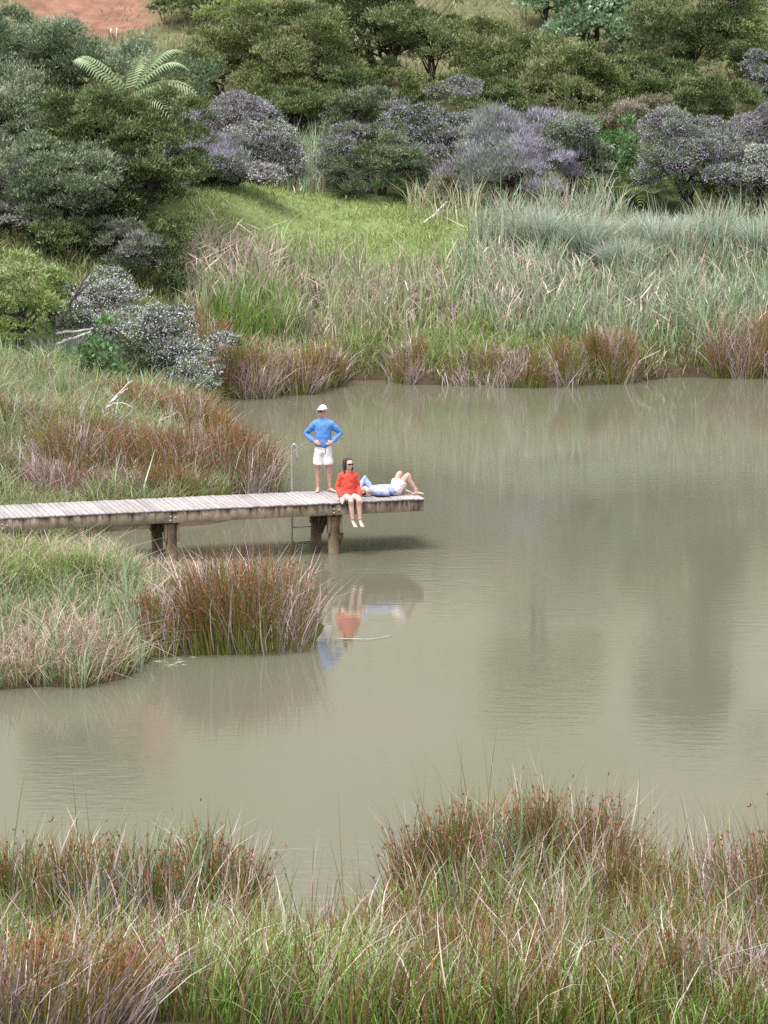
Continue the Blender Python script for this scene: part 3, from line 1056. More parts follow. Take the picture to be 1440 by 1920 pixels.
def tree_fern(u, v, D, label):
    """u, v: where the heart of the crown shows"""
    rng = np.random.default_rng(9)
    x, z = x_at(u, v, D), z_at(v, D)
    zg = float(ground_z(x, D))
    root = thing("tree_fern", label, "tree fern", (x, D, zg))
    P = np.array([[.06 * math.sin(k * .5), 0, k * (z - zg) / 10] for k in range(11)])
    P[0, 2] = -.3
    V, T = tube_vt(P, np.linspace(.13, .10, 11) * (1 + .12 * np.sin(np.arange(11) * 2.3)), 9)
    obj("trunk", mesh_np("trunk", V, T, None, M_BARK, True), root)
    # azimuth 0 = right in the picture, -90 = towards the viewer
    spec = [(148, 2.7, .42, 1.0), (66, 2.7, .30, 1.05), (34, 2.9, .42, 1.0), (12, 3.0, .46, .9), (-6, 2.9, .42, .5), (-18, 2.7, .5, .3), (-34, 2.5, .6, .2)]
    for az, ln, dr, rs in spec:
        f_ = rng.uniform(.75, 1.1)
        S = frond_mesh(rng, ln * rng.uniform(.8, 1.08), dr * rng.uniform(.9, 1.3), .50, '#748c5c', '#a0b48a', 22, rs)
        S.C = [c * f_ for c in S.C]
        o = obj("frond", S.mesh("frond", M_FERN), root, (P[-1][0], 0, z - zg))
        o.rotation_euler = (rng.uniform(-.5, .5), rng.uniform(-.12, .12), R(az))


tree_fern(244, 176, 102.4, "tree fern with long arching pale green fronds rising behind the left bank trees")


def ground_fern(label, u, v, size, n, c0, c1, seed):
    rng = np.random.default_rng(seed)
    p = gp(u, v)
    root = thing("ground_fern", label, "fern", (p[0], p[1], float(ground_z(p[0], p[1]))))
    for k in range(n):
        S = frond_mesh(rng, size * rng.uniform(.8, 1.15), rng.uniform(.25, .6), size * .28, c0, c1, 16)
        o = obj("frond", S.mesh("frond", M_FERN), root, (0, 0, .3))
        o.rotation_euler = (0, 0, k * 6.28 / n + rng.uniform(-.3, .3))


ground_fern("yellow green fern behind the blue green reeds below the glossy bush", 1150, 384, 1.6, 11, '#6c7a40', '#87944f', 21)
ground_fern("larger yellow green fern beside the pale blossoms behind the reeds", 1212, 388, 1.6, 11, '#64763c', '#7f9050', 22)
ground_fern("small green fern on the left bank beside the bleached branch", 45, 790, 0.8, 9, '#66804e', '#7f9668', 23)


def spiky_plant(label, u, D, z_v, n, length, c0, c1, seed, width=.05, cat="flax"):
    rng = np.random.default_rng(seed)
    x = x_at(u, z_v, D)
    zg = float(ground_z(x, D))
    z0 = max(z_at(z_v, D) - zg, .15)
    z0 = .3 if z0 > 1.6 else z0
    root = thing("spiky_plant", label, cat, (x, D, zg))
    if z0 > .4:
        V, T = tube_vt([[0, 0, -.2], [.02, 0, z0 * .5], [0, 0, z0]], [.10, .08, .07], 8)
        obj("trunk", mesh_np("trunk", V, T, None, M_BARK, True), root)
    me = [None] * 5
    for k in range(5):
        Ln = length * rng.uniform(.8, 1.15)
        dr = rng.uniform(.05, .5)
        t = np.linspace(0, 1, 6)
        P = np.stack([t * Ln, 0 * t, -dr * t * t * Ln], 1)
        w = width * np.array([.5, 1, 1, .8, .5, .02])
        V = np.concatenate([P + np.stack([0 * t, -w, .25 * w], 1), P + np.stack([0 * t, w, .25 * w], 1), P])
        F = [[i, i + 1, 13 + i, 12 + i] for i in range(5)] + [[12 + i, 13 + i, 7 + i, 6 + i] for i in range(5)]
        f = rng.random()
        me[k] = mesh_np("leaf", V, np.array(F), np.tile(lin(c0) * (1 - f) + lin(c1) * f, (len(V), 1)), M_BROAD)
    for k in range(n):
        o = obj("leaf", me[k % 5], root, (0, 0, z0))
        o.rotation_euler = (0, -rng.uniform(-.2, 1.35), rng.uniform(0, 6.28))


spiky_plant("spiky yellow green plant behind the bare stems of the left bank tree", 75, 101, 455, 60, 1.25, '#8c8a52', '#a9a06a', 31)
spiky_plant("spiky green plant right of the bare stems under the left bank tree", 130, 101.5, 450, 50, 1.1, '#66784a', '#8a8f5c', 32)
spiky_plant("spiky pale green plant tucked into the mauve shrub behind the lawn", 650, 112.0, 420, 40, .9, '#8d9a7c', '#a7ac92', 33)


# ------------------------------------------------------------------ grasses, reeds and rushes
def blades(rng, P, h, w, lean, bend, c0, c1, nseg=3, root_w=.8, tip=.0):
    """ribbons growing from P; lean, bend: (N,2) horizontal shifts of the blade in units of its height"""
    n = len(P)
    ts = np.linspace(0, 1, nseg + 1)
    ang = rng.uniform(0, np.pi, n)
    side = np.stack([np.cos(ang), np.sin(ang) * .6, np.zeros(n)], 1)
    rows = []
    cols = []
    for k, t in enumerate(ts):
        hor = lean * t + bend * t * t
        drop = 1 - .5 * np.linalg.norm(bend, axis=1) * t * t
        c = P + np.concatenate([hor * h[:, None], (h * t * drop)[:, None]], 1)
        ww = (w * (root_w + (1 - root_w) * min(t * 3, 1)) * (1 - max(0, t - .4) / .6 * .75))[:, None] * .5
        cc = c0 * (1 - t) + c1 * t
        if k < nseg:
            rows += [c - side * ww, c + side * ww]
            cols += [cc, cc]
        else:
            rows.append(c)
            cols.append(cc)
    m = 2 * nseg + 1
    V = np.stack(rows, 1).reshape(-1, 3)
    C = np.stack(cols, 1).reshape(-1, 3)
    T = []
    for k in range(nseg - 1):
        T += [[2 * k, 2 * k + 1, 2 * k + 3], [2 * k, 2 * k + 3, 2 * k + 2]]
    T.append([2 * nseg - 2, 2 * nseg - 1, 2 * nseg])
    T = (np.array(T)[None] + (np.arange(n) * m)[:, None, None]).reshape(-1, 3)
    return V, T, C


def pick(rng, n, pal, jitter=.2):
    pal = np.array([lin(x) for x in pal])
    i = rng.integers(0, len(pal), n)
    f = rng.random(n)[:, None]
    c = pal[i] * f + pal[rng.integers(0, len(pal), n)] * (1 - f)
    return c * (1 + rng.normal(0, jitter, n))[:, None]


def scatter(rng, poly, dens, keep_land=0.02, clump=0.0, cl_scale=1.0):
    lo, hi = poly.min(0), poly.max(0)
    n = int(dens * (hi - lo).prod())
    P = rng.uniform(lo, hi, (n, 2))
    P = P[in_poly(P, poly)]
    P = P[shore_d(P[:, 0], P[:, 1]) > keep_land]
    q = P - CORNER[:2]
    s_, t_ = -(q @ AX[:2]), q @ NX[:2]
    P = P[~((s_ > -.1) & (s_ < DECK_L + .5) & (t_ > -.05) & (t_ < DECK_W + .1))]
    if clump > 0:
        k = wob(P[:, 0] * 5 / cl_scale, P[:, 1] * 5 / cl_scale)
        k = .5 + .5 * np.tanh(k * 4)
        P = P[rng.random(len(P)) < 1 - clump * (1 - k)]
    return np.column_stack([P, ground_z(P[:, 0], P[:, 1]) - .03])


def blade_set(rng, S, P, hmin, hmax, w, pal0, pal1, leansd=.12, bendsd=.25, nseg=2, wind=(0, 0), jitter=.24):
    n = len(P)
    if n == 0:
        return
    h = rng.uniform(hmin, hmax, n) * np.clip(1 + 1.0 * wob(P[:, 0] * 4, P[:, 1] * 4) + .8 * wob(P[:, 0] * 9 + 7, P[:, 1] * 9), .5, 1.28)
    lean = rng.normal(0, leansd, (n, 2)) + np.array(wind)
    bend = rng.normal(0, bendsd, (n, 2))
    ww = w * rng.uniform(.7, 1.3, n)
    j = rng.integers(0, 1 << 30)
    c1 = pick(np.random.default_rng(j), n, pal1, jitter)
    c0 = pick(np.random.default_rng(j), n, pal0, jitter)
    S.add(*blades(rng, P, h, ww, lean, bend, c0, c1, nseg))


def flat_litter(rng, S, P, lmin, lmax, w, pal):
    """broken dead leaves lying at all angles"""
    n = len(P)
    h = rng.uniform(lmin, lmax, n)
    Q = P.copy()
    Q[:, 2] += rng.uniform(.02, .55, n) * lmax * .6
    a = rng.uniform(0, 6.28, n)
    lean = np.stack([np.cos(a), np.sin(a)], 1) * rng.uniform(.8, 3, n)[:, None]
    bend = rng.normal(0, .25, (n, 2))
    h = h / (1 + np.linalg.norm(lean, axis=1))
    c = pick(rng, n, pal)
    S.add(*blades(rng, Q, h, w * rng.uniform(.7, 1.3, n), lean, bend, c, c, 2))


STRAW = ['#cdb9a8', '#b8a495', '#d9cbbd', '#a8938a']
PINKSTRAW = ['#c9b0a4', '#b59c92', '#d8c7bd', '#a08a86']
BLUEG = ['#97a68c', '#adb89e', '#8a9c80', '#bcc2ae']
MIDG = ['#7f9657', '#8fa564', '#6f8a4a', '#a0b077']
LIME = ['#80944a', '#8fa456', '#788c42', '#a0b068']
DEEPG = ['#5c7a36', '#6b8a3e', '#7d9448']
RUSHG = ['#6a7834', '#7c843a', '#5c7030', '#8a8844']
RUSHB = ['#8a5c44', '#784a38', '#96694e', '#6a4a3a']
LILACD = ['#b9a6a2', '#a59390', '#cbbcb8', '#98867e']


def stuff(name, label, S, mat):
    o = obj(name, S.mesh(name, mat))
    tag(o, label, kind="stuff")
    return o


rng = np.random.default_rng(11)
# lawn behind the reeds
S = Soup()
lawn = ground_poly([(340, 500), (330, 430), (345, 370), (400, 335), (480, 322), (580, 335), (700, 372), (800, 395), (900, 420), (960, 440), (900, 540), (700, 550), (560, 520), (470, 490)])
P = scatter(rng, lawn, 300)
blade_set(rng, S, P, .10, .24, .040, LIME, ['#a4b872', '#b8c68c', '#acba7c', '#c8cfa4'], .3, .4, 1)
P = scatter(rng, lawn, 45, clump=.8, cl_scale=.8)
blade_set(rng, S, P, .25, .55, .035, ['#6f8040', '#7c8a48'], ['#86984e', '#a0a468', '#b0a684'], .3, .5, 2)
stuff("lawn_grass", "short bright green grass in the clearing behind the reeds", S, M_GRASS)

# reed bed on the far bank
S = Soup()
reedA = ground_poly([(330, 590), (340, 475), (480, 470), (560, 490), (700, 520), (850, 525), (860, 620), (640, 650), (420, 620)])
reedB = ground_poly([(840, 600), (850, 490), (900, 455), (960, 425), (1200, 425), (1440, 440), (1850, 445), (1850, 650), (1200, 660), (950, 640)])
P = scatter(rng, reedA, 55, clump=.5)
blade_set(rng, S, P, .9, 1.7, .040, ['#8c9a66', '#7f9058', '#a29a72'], ['#8ca074', '#b3ad8c', '#9fb08a', '#7c9a58'], .14, .2, 3, (0, 0), .25)
P = scatter(rng, reedA, 50, clump=.6, cl_scale=1.6)
blade_set(rng, S, P, .7, 1.6, .044, PINKSTRAW, PINKSTRAW + ['#ddd0c8'], .3, .3, 2, (0, 0), .22)
P = scatter(rng, reedB, 60, clump=.45)
blade_set(rng, S, P, .9, 1.7, .044, ['#74885a', '#849668', '#7c9060'], BLUEG + ['#9aa886', '#86a070'], .13, .22, 3, (0, 0), .24)
P = scatter(rng, reedB, 22, clump=.75, cl_scale=1.6)
blade_set(rng, S, P, .8, 1.7, .045, STRAW, STRAW + ['#ddd2c8'], .24, .3, 2, (0, 0), .2)
reedTop = ground_poly([(870, 470), (900, 430), (980, 418), (1200, 420), (1440, 432), (1850, 440), (1850, 500), (1200, 500), (980, 500)])
P = scatter(rng, reedTop, 34, clump=.4)
blade_set(rng, S, P, 1.1, 2.0, .046, ['#7f9676', '#76906e'], BLUEG + ['#b9c4b0'], .13, .24, 3, (0, 0), .24)
P = scatter(rng, reedTop, 10)
blade_set(rng, S, P, 1.3, 2.1, .036, STRAW, STRAW, .13, .15)
reedC = ground_poly([(495, 350), (500, 305), (560, 290), (640, 310), (650, 360), (560, 365)])
P = scatter(rng, reedC, 60)
blade_set(rng, S, P, 1.0, 1.9, .040, ['#7c9468', '#8aa074'], ['#8ea886', '#a1b494'], .12, .2)
P = scatter(rng, reedC, 28)
blade_set(rng, S, P, .7, 1.5, .045, PINKSTRAW, PINKSTRAW, .25, .3)
reedD = ground_poly([(760, 400), (780, 350), (850, 345), (900, 395), (880, 430), (790, 420)])
P = scatter(rng, reedD, 26)
blade_set(rng, S, P, .8, 1.6, .045, ['#8c9a66', '#a29a72'], ['#a7b594', '#c4b9a2'], .2, .3)
stuff("reed_bed", "tall blue green and straw coloured reeds covering the far bank", S, M_GRASS)

# broken dead reeds
S = Soup()
for px, d in (([(330, 540), (350, 470), (500, 470), (520, 560), (400, 590)], 22), ([(900, 600), (900, 500), (1040, 500), (1060, 590), (980, 610)], 18),
              ([(560, 600), (560, 550), (800, 560), (800, 620)], 9), ([(1200, 640), (1200, 590), (1330, 590), (1330, 640)], 12), ([(1060, 610), (1060, 480), (1600, 480), (1600, 640)], 4)):
    poly = ground_poly(px)
    P = scatter(rng, poly, d)
    P[:, 2] += .3
    flat_litter(rng, S, P, .7, 1.6, .045, PINKSTRAW + ['#dccfc6'])
stuff("fallen_reeds", "broken pale dead reed leaves lying among the far bank reeds", S, M_GRASS)

# bank grass at the foot of the reeds
S = Soup()
bankF = ground_poly([(380, 745), (380, 590), (640, 610), (900, 590), (1300, 610), (1850, 620), (1850, 705), (1440, 706), (1240, 706), (1100, 722), (1000, 726), (800, 720), (690, 709), (615, 728), (500, 744)])
P = scatter(rng, bankF, 110, 0.0, clump=.3)
blade_set(rng, S, P, .3, .8, .030, ['#7c8a46', '#8a8c50', '#6f8a40'], MIDG + ['#a79e6a'], .2, .35)
P = scatter(rng, bankF, 40, 0.0, clump=.5)
blade_set(rng, S, P, .4, 1.0, .028, ['#9a8a6a', '#8a7f58'], STRAW + ['#a87a5a'], .25, .35)
deep = ground_poly([(390, 640), (400, 590), (470, 575), (560, 590), (570, 640), (480, 655)])
P = scatter(rng, deep, 170)
blade_set(rng, S, P, .8, 1.4, .032, DEEPG, DEEPG + ['#86a04c'], .15, .25)
deep2 = ground_poly([(640, 690), (650, 640), (800, 610), (1000, 610), (1100, 640), (1000, 690), (800, 700)])
P = scatter(rng, deep2, 70, clump=.5)
blade_set(rng, S, P, .5, 1.0, .030, DEEPG, MIDG, .18, .3)
# overhanging growth right along the water
X = np.column_stack([rng.uniform(-7, 16, 26000), rng.uniform(84, 96, 26000)])
sdx = shore_d(X[:, 0], X[:, 1])
X = X[(sdx > -.2) & (sdx < .9)]
X = np.column_stack([X, np.maximum(ground_z(X[:, 0], X[:, 1]), -.1) - .03])
half = len(X) // 2
blade_set(rng, S, X[:half], .3, .75, .03, ['#6f7a3c', '#7c7a48'], MIDG + ['#a79e6a', '#9a7c60'], .25, .5)
blade_set(rng, S, X[half:], .25, .7, .03, ['#94806a', '#7a6a50'], STRAW + ['#9a7a62'], .35, .6)
# trodden straw right along the water
edge = ground_poly([(640, 718), (640, 700), (800, 705), (1000, 700), (1200, 700), (1600, 695), (1600, 709), (1240, 709), (1100, 724), (1000, 728), (800, 722)])
P = scatter(rng, edge, 130, -0.15)
flat_litter(rng, S, P, .3, .8, .03, STRAW + ['#8a6f58'])
edge2 = ground_poly([(395, 756), (400, 715), (560, 710), (640, 690), (640, 714), (610, 728), (500, 744)])
P = scatter(rng, edge2, 150, -0.1)
flat_litter(rng, S, P, .3, .9, .03, ['#a58468', '#b79a80', '#8a6a52'])
stuff("bank_grass", "rough green and straw grass along the far water edge", S, M_GRASS)

# left bank grass
S = Soup()
leftA = ground_poly([(-250, 985), (-200, 700), (0, 690), (200, 720), (330, 740), (400, 770), (400, 830), (500, 905), (520, 935), (300, 985), (100, 995)])
P = scatter(rng, leftA, 200, 0.05, clump=.25)
blade_set(rng, S, P, .4, .95, .026, ['#66763a', '#738446', '#7c864c'], ['#7f9358', '#93a26c', '#889a64', '#a3a680'], .25, .4, 2)
P = scatter(rng, leftA, 12, 0.05, clump=.5)
blade_set(rng, S, P, .6, 1.3, .034, ['#86a07c', '#97ad8c'], BLUEG, .15, .35)
P = scatter(rng, leftA, 75, 0.05, clump=.6)
blade_set(rng, S, P, .4, 1.0, .022, ['#86704f', '#7c7a48'], ['#9a7358', '#b39c86', '#c0b0a2', '#8a6a50'], .3, .35, 2)
leftB = ground_poly([(-250, 700), (-250, 560), (0, 560), (260, 600), (330, 700), (320, 745), (200, 730), (0, 700)])
P = scatter(rng, leftB, 120, 0.05)
blade_set(rng, S, P, .4, 1.0, .030, ['#74893f', '#7f9450'], ['#8fa868', '#a3b580', '#a9bda0'], .22, .4)
leftU = ground_poly([(-250, 560), (-250, 430), (340, 430), (340, 560), (260, 600), (0, 570)])
P = scatter(rng, leftU, 110, 0.05)
blade_set(rng, S, P, .3, .8, .04, ['#74783f', '#7f8450'], ['#8f9868', '#a3a580'], .22, .4)
straw1 = ground_poly([(40, 935), (50, 890), (110, 870), (150, 890), (150, 940)])
P = scatter(rng, straw1, 260, 0.0)
blade_set(rng, S, P, .4, .95, .022, ['#c0a890', '#a89078'], STRAW, .35, .45)
stuff("left_bank_grass", "tall loose green grass on the left bank behind the jetty", S, M_GRASS)

S = Soup()
nearL = ground_poly([(-250, 1310), (-250, 985), (0, 985), (90, 990), (150, 1030), (250, 1075), (300, 1140), (290, 1232), (235, 1275), (150, 1292), (60, 1290), (0, 1296)])
limeP = ground_poly([(-250, 1060), (-250, 985), (0, 985), (95, 995), (150, 1030), (170, 1070), (60, 1100)])
P = scatter(rng, nearL, 300, 0.0, clump=.2)
blade_set(rng, S, P, .2, .6, .018, ['#6a7a3c', '#768549'], ['#86995e', '#97a678', '#a8ab8a', '#7c9458'], .3, .5)
P = scatter(rng, limeP, 600, 0.0)
blade_set(rng, S, P, .22, .50, .016, ['#6c7f32', '#788a3a'], ['#84994a', '#96a85c', '#a8b176', '#789040'], .4, .55)
P = scatter(rng, nearL, 130, 0.0, clump=.6)
blade_set(rng, S, P, .3, .85, .017, ['#a89878', '#98906a'], STRAW, .3, .55)
low = ground_poly([(-250, 1310), (-200, 1190), (0, 1180), (150, 1200), (250, 1230), (235, 1276), (150, 1294), (60, 1291), (0, 1298)])
P = scatter(rng, low, 240, -0.05)
blade_set(rng, S, P, .4, 1.0, .016, ['#8a8058', '#a08a6a'], PINKSTRAW, .35, .6)
nearL2 = ground_poly([(-250, 1310), (-250, 1150), (0, 1130), (200, 1130), (290, 1170), (290, 1232), (235, 1275), (150, 1292), (0, 1296)])
P = scatter(rng, nearL2, 22, 0.0, clump=.5)
blade_set(rng, S, P, .6, 1.2, .024, ['#738a5e', '#7c9468'], ['#86a07e', '#9aad8e'], .14, .25, 3)
inl = ground_poly([(140, 1075), (150, 1030), (300, 1050), (470, 1085), (520, 1120), (300, 1130)])
P = scatter(rng, inl, 90, -0.1)
blade_set(rng, S, P, .2, .5, .016, ['#8c9058', '#a08a6a'], PINKSTRAW + ['#98a870'], .3, .55)
stuff("near_bank_grass", "lime green and straw grass in front of the jetty at left", S, M_GRASS)

# hillside grass
S = Soup()
hill = np.array([(-22, 119), (-22, 156), (24, 156), (24, 119)], float)
P = scatter(rng, hill, 18)
P = P[poly_sd(P[:, :2], CLAY) > .2]
blade_set(rng, S, P, .25, .7, .060, ['#7c8054', '#86825c'], ['#94966e', '#a89c82', '#8a9868', '#a09088'], .3, .4, 2)
cl = np.array([(x_at(u, 30, D), D) for u, D in [(190, 140), (240, 139), (300, 143), (310, 150), (200, 148)]])
P = scatter(rng, cl, 12, clump=.6)
blade_set(rng, S, P, .12, .3, .05, ['#8f8468'], ['#a39a80', '#b0a490'], .4, .5, 2)
under = np.array([(-16, 114), (-16, 120), (22, 120), (22, 114)], float)
P = scatter(rng, under, 22)
blade_set(rng, S, P, .3, .8, .05, ['#6c7a40', '#7c8648'], ['#8c9a58', '#a0a468'], .3, .4, 2)
stuff("hillside_grass", "dry pale grass on the hillside between the trees", S, M_GRASS)


# rush clumps: each a plant with green stems, dead stems and brown seed heads
def rush_clump(label, u, v, rx, ry, h, n, brown=.5, dead=.3, w=.018, heads=.45, tilt=(0, 0), seed=0, group=None, green=RUSHG, name="rush_clump", cat="rushes", splay=.32, water=-.5):
    rng = np.random.default_rng(1000 + seed)
    c = gp(u, v)
    zg = float(max(ground_z(c[0], c[1]), 0))
    root = thing(name, label, cat, (c[0], c[1], zg), 0, group)

    def pts(m):
        r = np.sqrt(rng.random(m))
        a = rng.uniform(0, 6.28, m)
        q = np.stack([r * np.cos(a), r * np.sin(a)], 1)
        # several tufts within the clump
        k = max(3, int(rx * ry * 5))
        cen = rng.uniform(-.85, .85, (k, 2))
        j = rng.integers(0, k, m)
        mix = (rng.random(m) < .6)[:, None]
        q = np.where(mix, cen[j] + rng.normal(0, .16, (m, 2)), q)
        P = np.column_stack([q[:, 0] * rx, q[:, 1] * ry])
        P = P[shore_d(P[:, 0] + c[0], P[:, 1] + c[1]) > water]
        z = np.maximum(ground_z(P[:, 0] + c[0], P[:, 1] + c[1]), -.25) - zg - .02
        return np.column_stack([P, z])
    P = pts(n)
    m = len(P)
    out = P[:, :2] / np.array([rx, ry])
    lean = out * splay * .55 + rng.normal(0, .09, (m, 2)) + np.array(tilt)
    bend = out * splay * .35 + rng.normal(0, .09, (m, 2))
    hh = h * (rng.uniform(.45, 1.0, m) + .22 * (rng.random(m) < .12)) * (1 - .15 * np.sum(out ** 2, 1))
    c0 = pick(rng, m, green)
    c1 = np.where((rng.random(m) < brown)[:, None], pick(rng, m, RUSHB), pick(rng, m, green))
    gs = obj("green_stems", mesh_np("green_stems", *blades(rng, P, hh, w * rng.uniform(.8, 1.25, m), lean, bend, c0, c1, 3), M_RUSH), root)
    gs["kind"] = "stuff"
    # seed heads
    k = int(m * heads)
    if k > 0:
        i = rng.choice(m, k, replace=False)
        t = rng.uniform(.66, .95, k)
        q = P[i] + np.concatenate([(lean[i] * t[:, None] + bend[i] * (t * t)[:, None]) * hh[i][:, None],
                                   (hh[i] * t * (1 - .5 * np.linalg.norm(bend[i], axis=1) * t * t))[:, None]], 1)
        q = np.repeat(q, 2, axis=0)
        kk = len(q)
        ax = norm(rng.normal(0, .45, (kk, 3)) + np.array([0, 0, 1.0]))
        sdv = norm(np.cross(ax, rng.normal(size=(kk, 3))))
        V, F, C = leaf_quads(q, ax, sdv, rng.uniform(.04, .085, kk), rng.uniform(.013, .024, kk) * (w / .014) ** .5, pick(rng, kk, ['#96583c', '#824c36', '#a46c4c', '#86583f']))
        obj("seed_heads", mesh_np("seed_heads", V, F, C, M_RUSH), root)["kind"] = "stuff"
    P = pts(int(n * dead * .85))
    m = len(P)
    out = P[:, :2] / np.array([rx, ry])
    lean = out * splay * .9 + rng.normal(0, .2, (m, 2)) + np.array(tilt)
    bend = rng.normal(0, .28, (m, 2))
    hh = h * rng.uniform(.4, 1.08, m)
    c1 = pick(rng, m, LILACD)
    obj("dead_stems", mesh_np("dead_stems", *blades(rng, P, hh, w * rng.uniform(.8, 1.4, m), lean, bend, c1 * .9, c1, 3), M_RUSH), root)["kind"] = "stuff"
    return root


RG = "rush clumps round the pond"
rush_clump("big rush clump with reddish brown tops in the water in front of the jetty", 468, 1190, 1.22, 1.05, 1.65, 2400, .75, .42, seed=1, splay=.28)
rush_clump("smaller rush clump with orange brown tops left of the big one", 300, 1205, .42, .7, 1.05, 550, .6, .35, seed=2)
rush_clump("sparse rushes at the near end of the inlet under the jetty", 395, 1130, .6, .6, .8, 300, .5, .6, seed=3)
rush_clump("long brown rush bed right behind the jetty, its right end by the ladder", 420, 905, 1.2, 2.0, 1.62, 3400, .75, .30, seed=4, splay=.2, water=-.25)
rush_clump("brown rush bed behind the jetty, middle part above the inner piles", 300, 890, 1.2, 2.2, 1.35, 2600, .75, .35, seed=5, splay=.25)
rush_clump("rushes at the pond corner below the overhanging flecked shrub", 370, 822, .9, 2.6, 1.45, 2000, .7, .25, seed=6, splay=.2)
rush_clump("orange brown rushes under the bleached forked branch", 270, 790, 1.2, 2.2, 1.2, 1500, .7, .25, seed=7)
rush_clump("low mauve brown dead tussock beside the jetty planks", 190, 925, .75, .6, .62, 1100, .9, 1.2, seed=8, heads=.1, green=['#8a6f68', '#9c807c'])
rush_clump("tall green and brown rush clump at the far water edge, left end", 478, 735, .75, .9, 1.75, 1100, .45, .35, w=.022, seed=9)
rush_clump("brown rush clump beside the tall one at the far edge", 560, 727, .85, 1.0, 1.5, 1100, .6, .5, w=.022, seed=10)
rush_clump("reddish brown dead rush clump at far left water edge", 430, 722, .6, 1.2, 1.3, 700, .8, .6, w=.022, seed=11)
rush_clump("narrow rush clump at the right end of the brown far group", 618, 714, .35, .8, 1.45, 500, .6, .5, w=.022, seed=12)
rush_clump("straw and brown rush clump at far edge straight behind the woman in red", 760, 712, .5, .7, 1.25, 500, .5, .8, w=.022, seed=13)
rush_clump("thin green rush clump left of the red topped far clump", 1068, 714, .45, .8, 1.35, 500, .5, .3, w=.022, seed=14)
rush_clump("red topped rush clump at the far water edge right of centre", 1148, 708, .72, .7, 1.6, 1000, .7, .4, w=.022, seed=15)
rush_clump("wide red brown rush clump at the far edge near the right side", 1375, 703, .75, .8, 1.7, 1100, .7, .5, w=.022, seed=16)
rush_clump("brown rush clump cut by the right edge on the far bank", 1448, 702, .6, .8, 1.6, 800, .7, .4, w=.022, seed=17)
rush_clump("low rushes with straw between the far red topped clumps", 930, 712, 1.6, .8, .9, 1000, .45, .8, w=.022, seed=18)
rush_clump("brown stemmed rushes behind the far group under the deep green patch", 390, 650, .8, 2, 1.1, 700, .7, .5, w=.02, seed=19)

rush_clump("brown rushes behind the jetty left of the mauve brown tussock", 130, 880, .9, 1.4, 1.25, 1300, .65, .5, seed=66)
rush_clump("green brown rushes close behind the jetty deck at centre left", 310, 938, 1.3, .45, 1.0, 1300, .55, .4, seed=67, splay=.2)
rush_clump("tall green rushes on the left bank above the bleached branch", 150, 830, .9, 1.2, 1.2, 1000, .25, .4, seed=68, heads=.15)
rush_clump("straw brown tussock on the left bank below the bright green tree", 30, 800, .7, .9, .95, 500, .6, 1.3, seed=60, heads=.2)
rush_clump("green tussock on the left bank beside the broad leaved bush", 120, 770, .7, .8, 1.15, 800, .15, .3, seed=61, heads=.05, green=['#6f8a52', '#7f9a60', '#86a070'])
rush_clump("pale straw tussock at the left edge above the jetty", 20, 890, .8, .8, .8, 500, .5, 1.6, seed=62, heads=.1)
rush_clump("tall loose blue green tussock under the white blossoming shrub", 130, 690, .7, .8, 1.35, 800, .05, .3, seed=63, heads=0, green=['#86a084', '#98ae94', '#769070'], splay=.5)
rush_clump("rust brown tussock between the bleached branches", 235, 860, .7, .9, 1.05, 700, .75, .5, seed=64)
rush_clump("pale dead tussock behind the jetty next to the mauve brown one", 95, 925, .6, .5, .95, 350, .5, 2.2, seed=65, heads=.05, green=['#a08c74', '#8c7a5c'])

# blue green sedge tussocks
for i, (lb, u, v, rx, h) in enumerate([
        ("rounded blue green tussock in front of the lilac tree", 1015, 478, 1.3, 2.0), ("rounded blue green tussock below the ferns", 1100, 486, 1.2, 1.8),
        ("largest blue green tussock right of the ferns", 1225, 482, 1.7, 1.9), ("blue green tussock below the largest one", 1165, 512, 1.1, 1.5),
        ("blue green tussock at right under the pale blossoms", 1330, 478, 1.3, 1.7), ("blue green tussock near the right edge of the reeds", 1425, 486, 1.3, 1.7)]):
    r_ = np.random.default_rng(400 + i)
    c = gp(u, v)
    zg = float(ground_z(c[0], c[1]))
    root = thing("sedge_tussock", lb, "sedge", (c[0], c[1], zg), 0, "blue green tussocks in the reeds")
    n = 1300
    a = r_.uniform(0, 6.28, n)
    q = np.stack([np.cos(a), np.sin(a)], 1)
    P = np.column_stack([q * (r_.random(n) * .45 * rx)[:, None], np.full(n, -.05)])
    out = r_.uniform(.1, .75, n)[:, None]
    c1 = pick(r_, n, ['#a3b4a0', '#b8c4b2', '#94a690', '#c8cfc0'])
    obj("leaves", mesh_np("leaves", *blades(r_, P, h * r_.uniform(.6, 1.05, n), .032 * r_.uniform(.7, 1.3, n), q * out * .45 + r_.normal(0, .08, (n, 2)), q * out * .75 + r_.normal(0, .15, (n, 2)), c1 * .85, c1, 4), M_GRASS), root)["kind"] = "stuff"

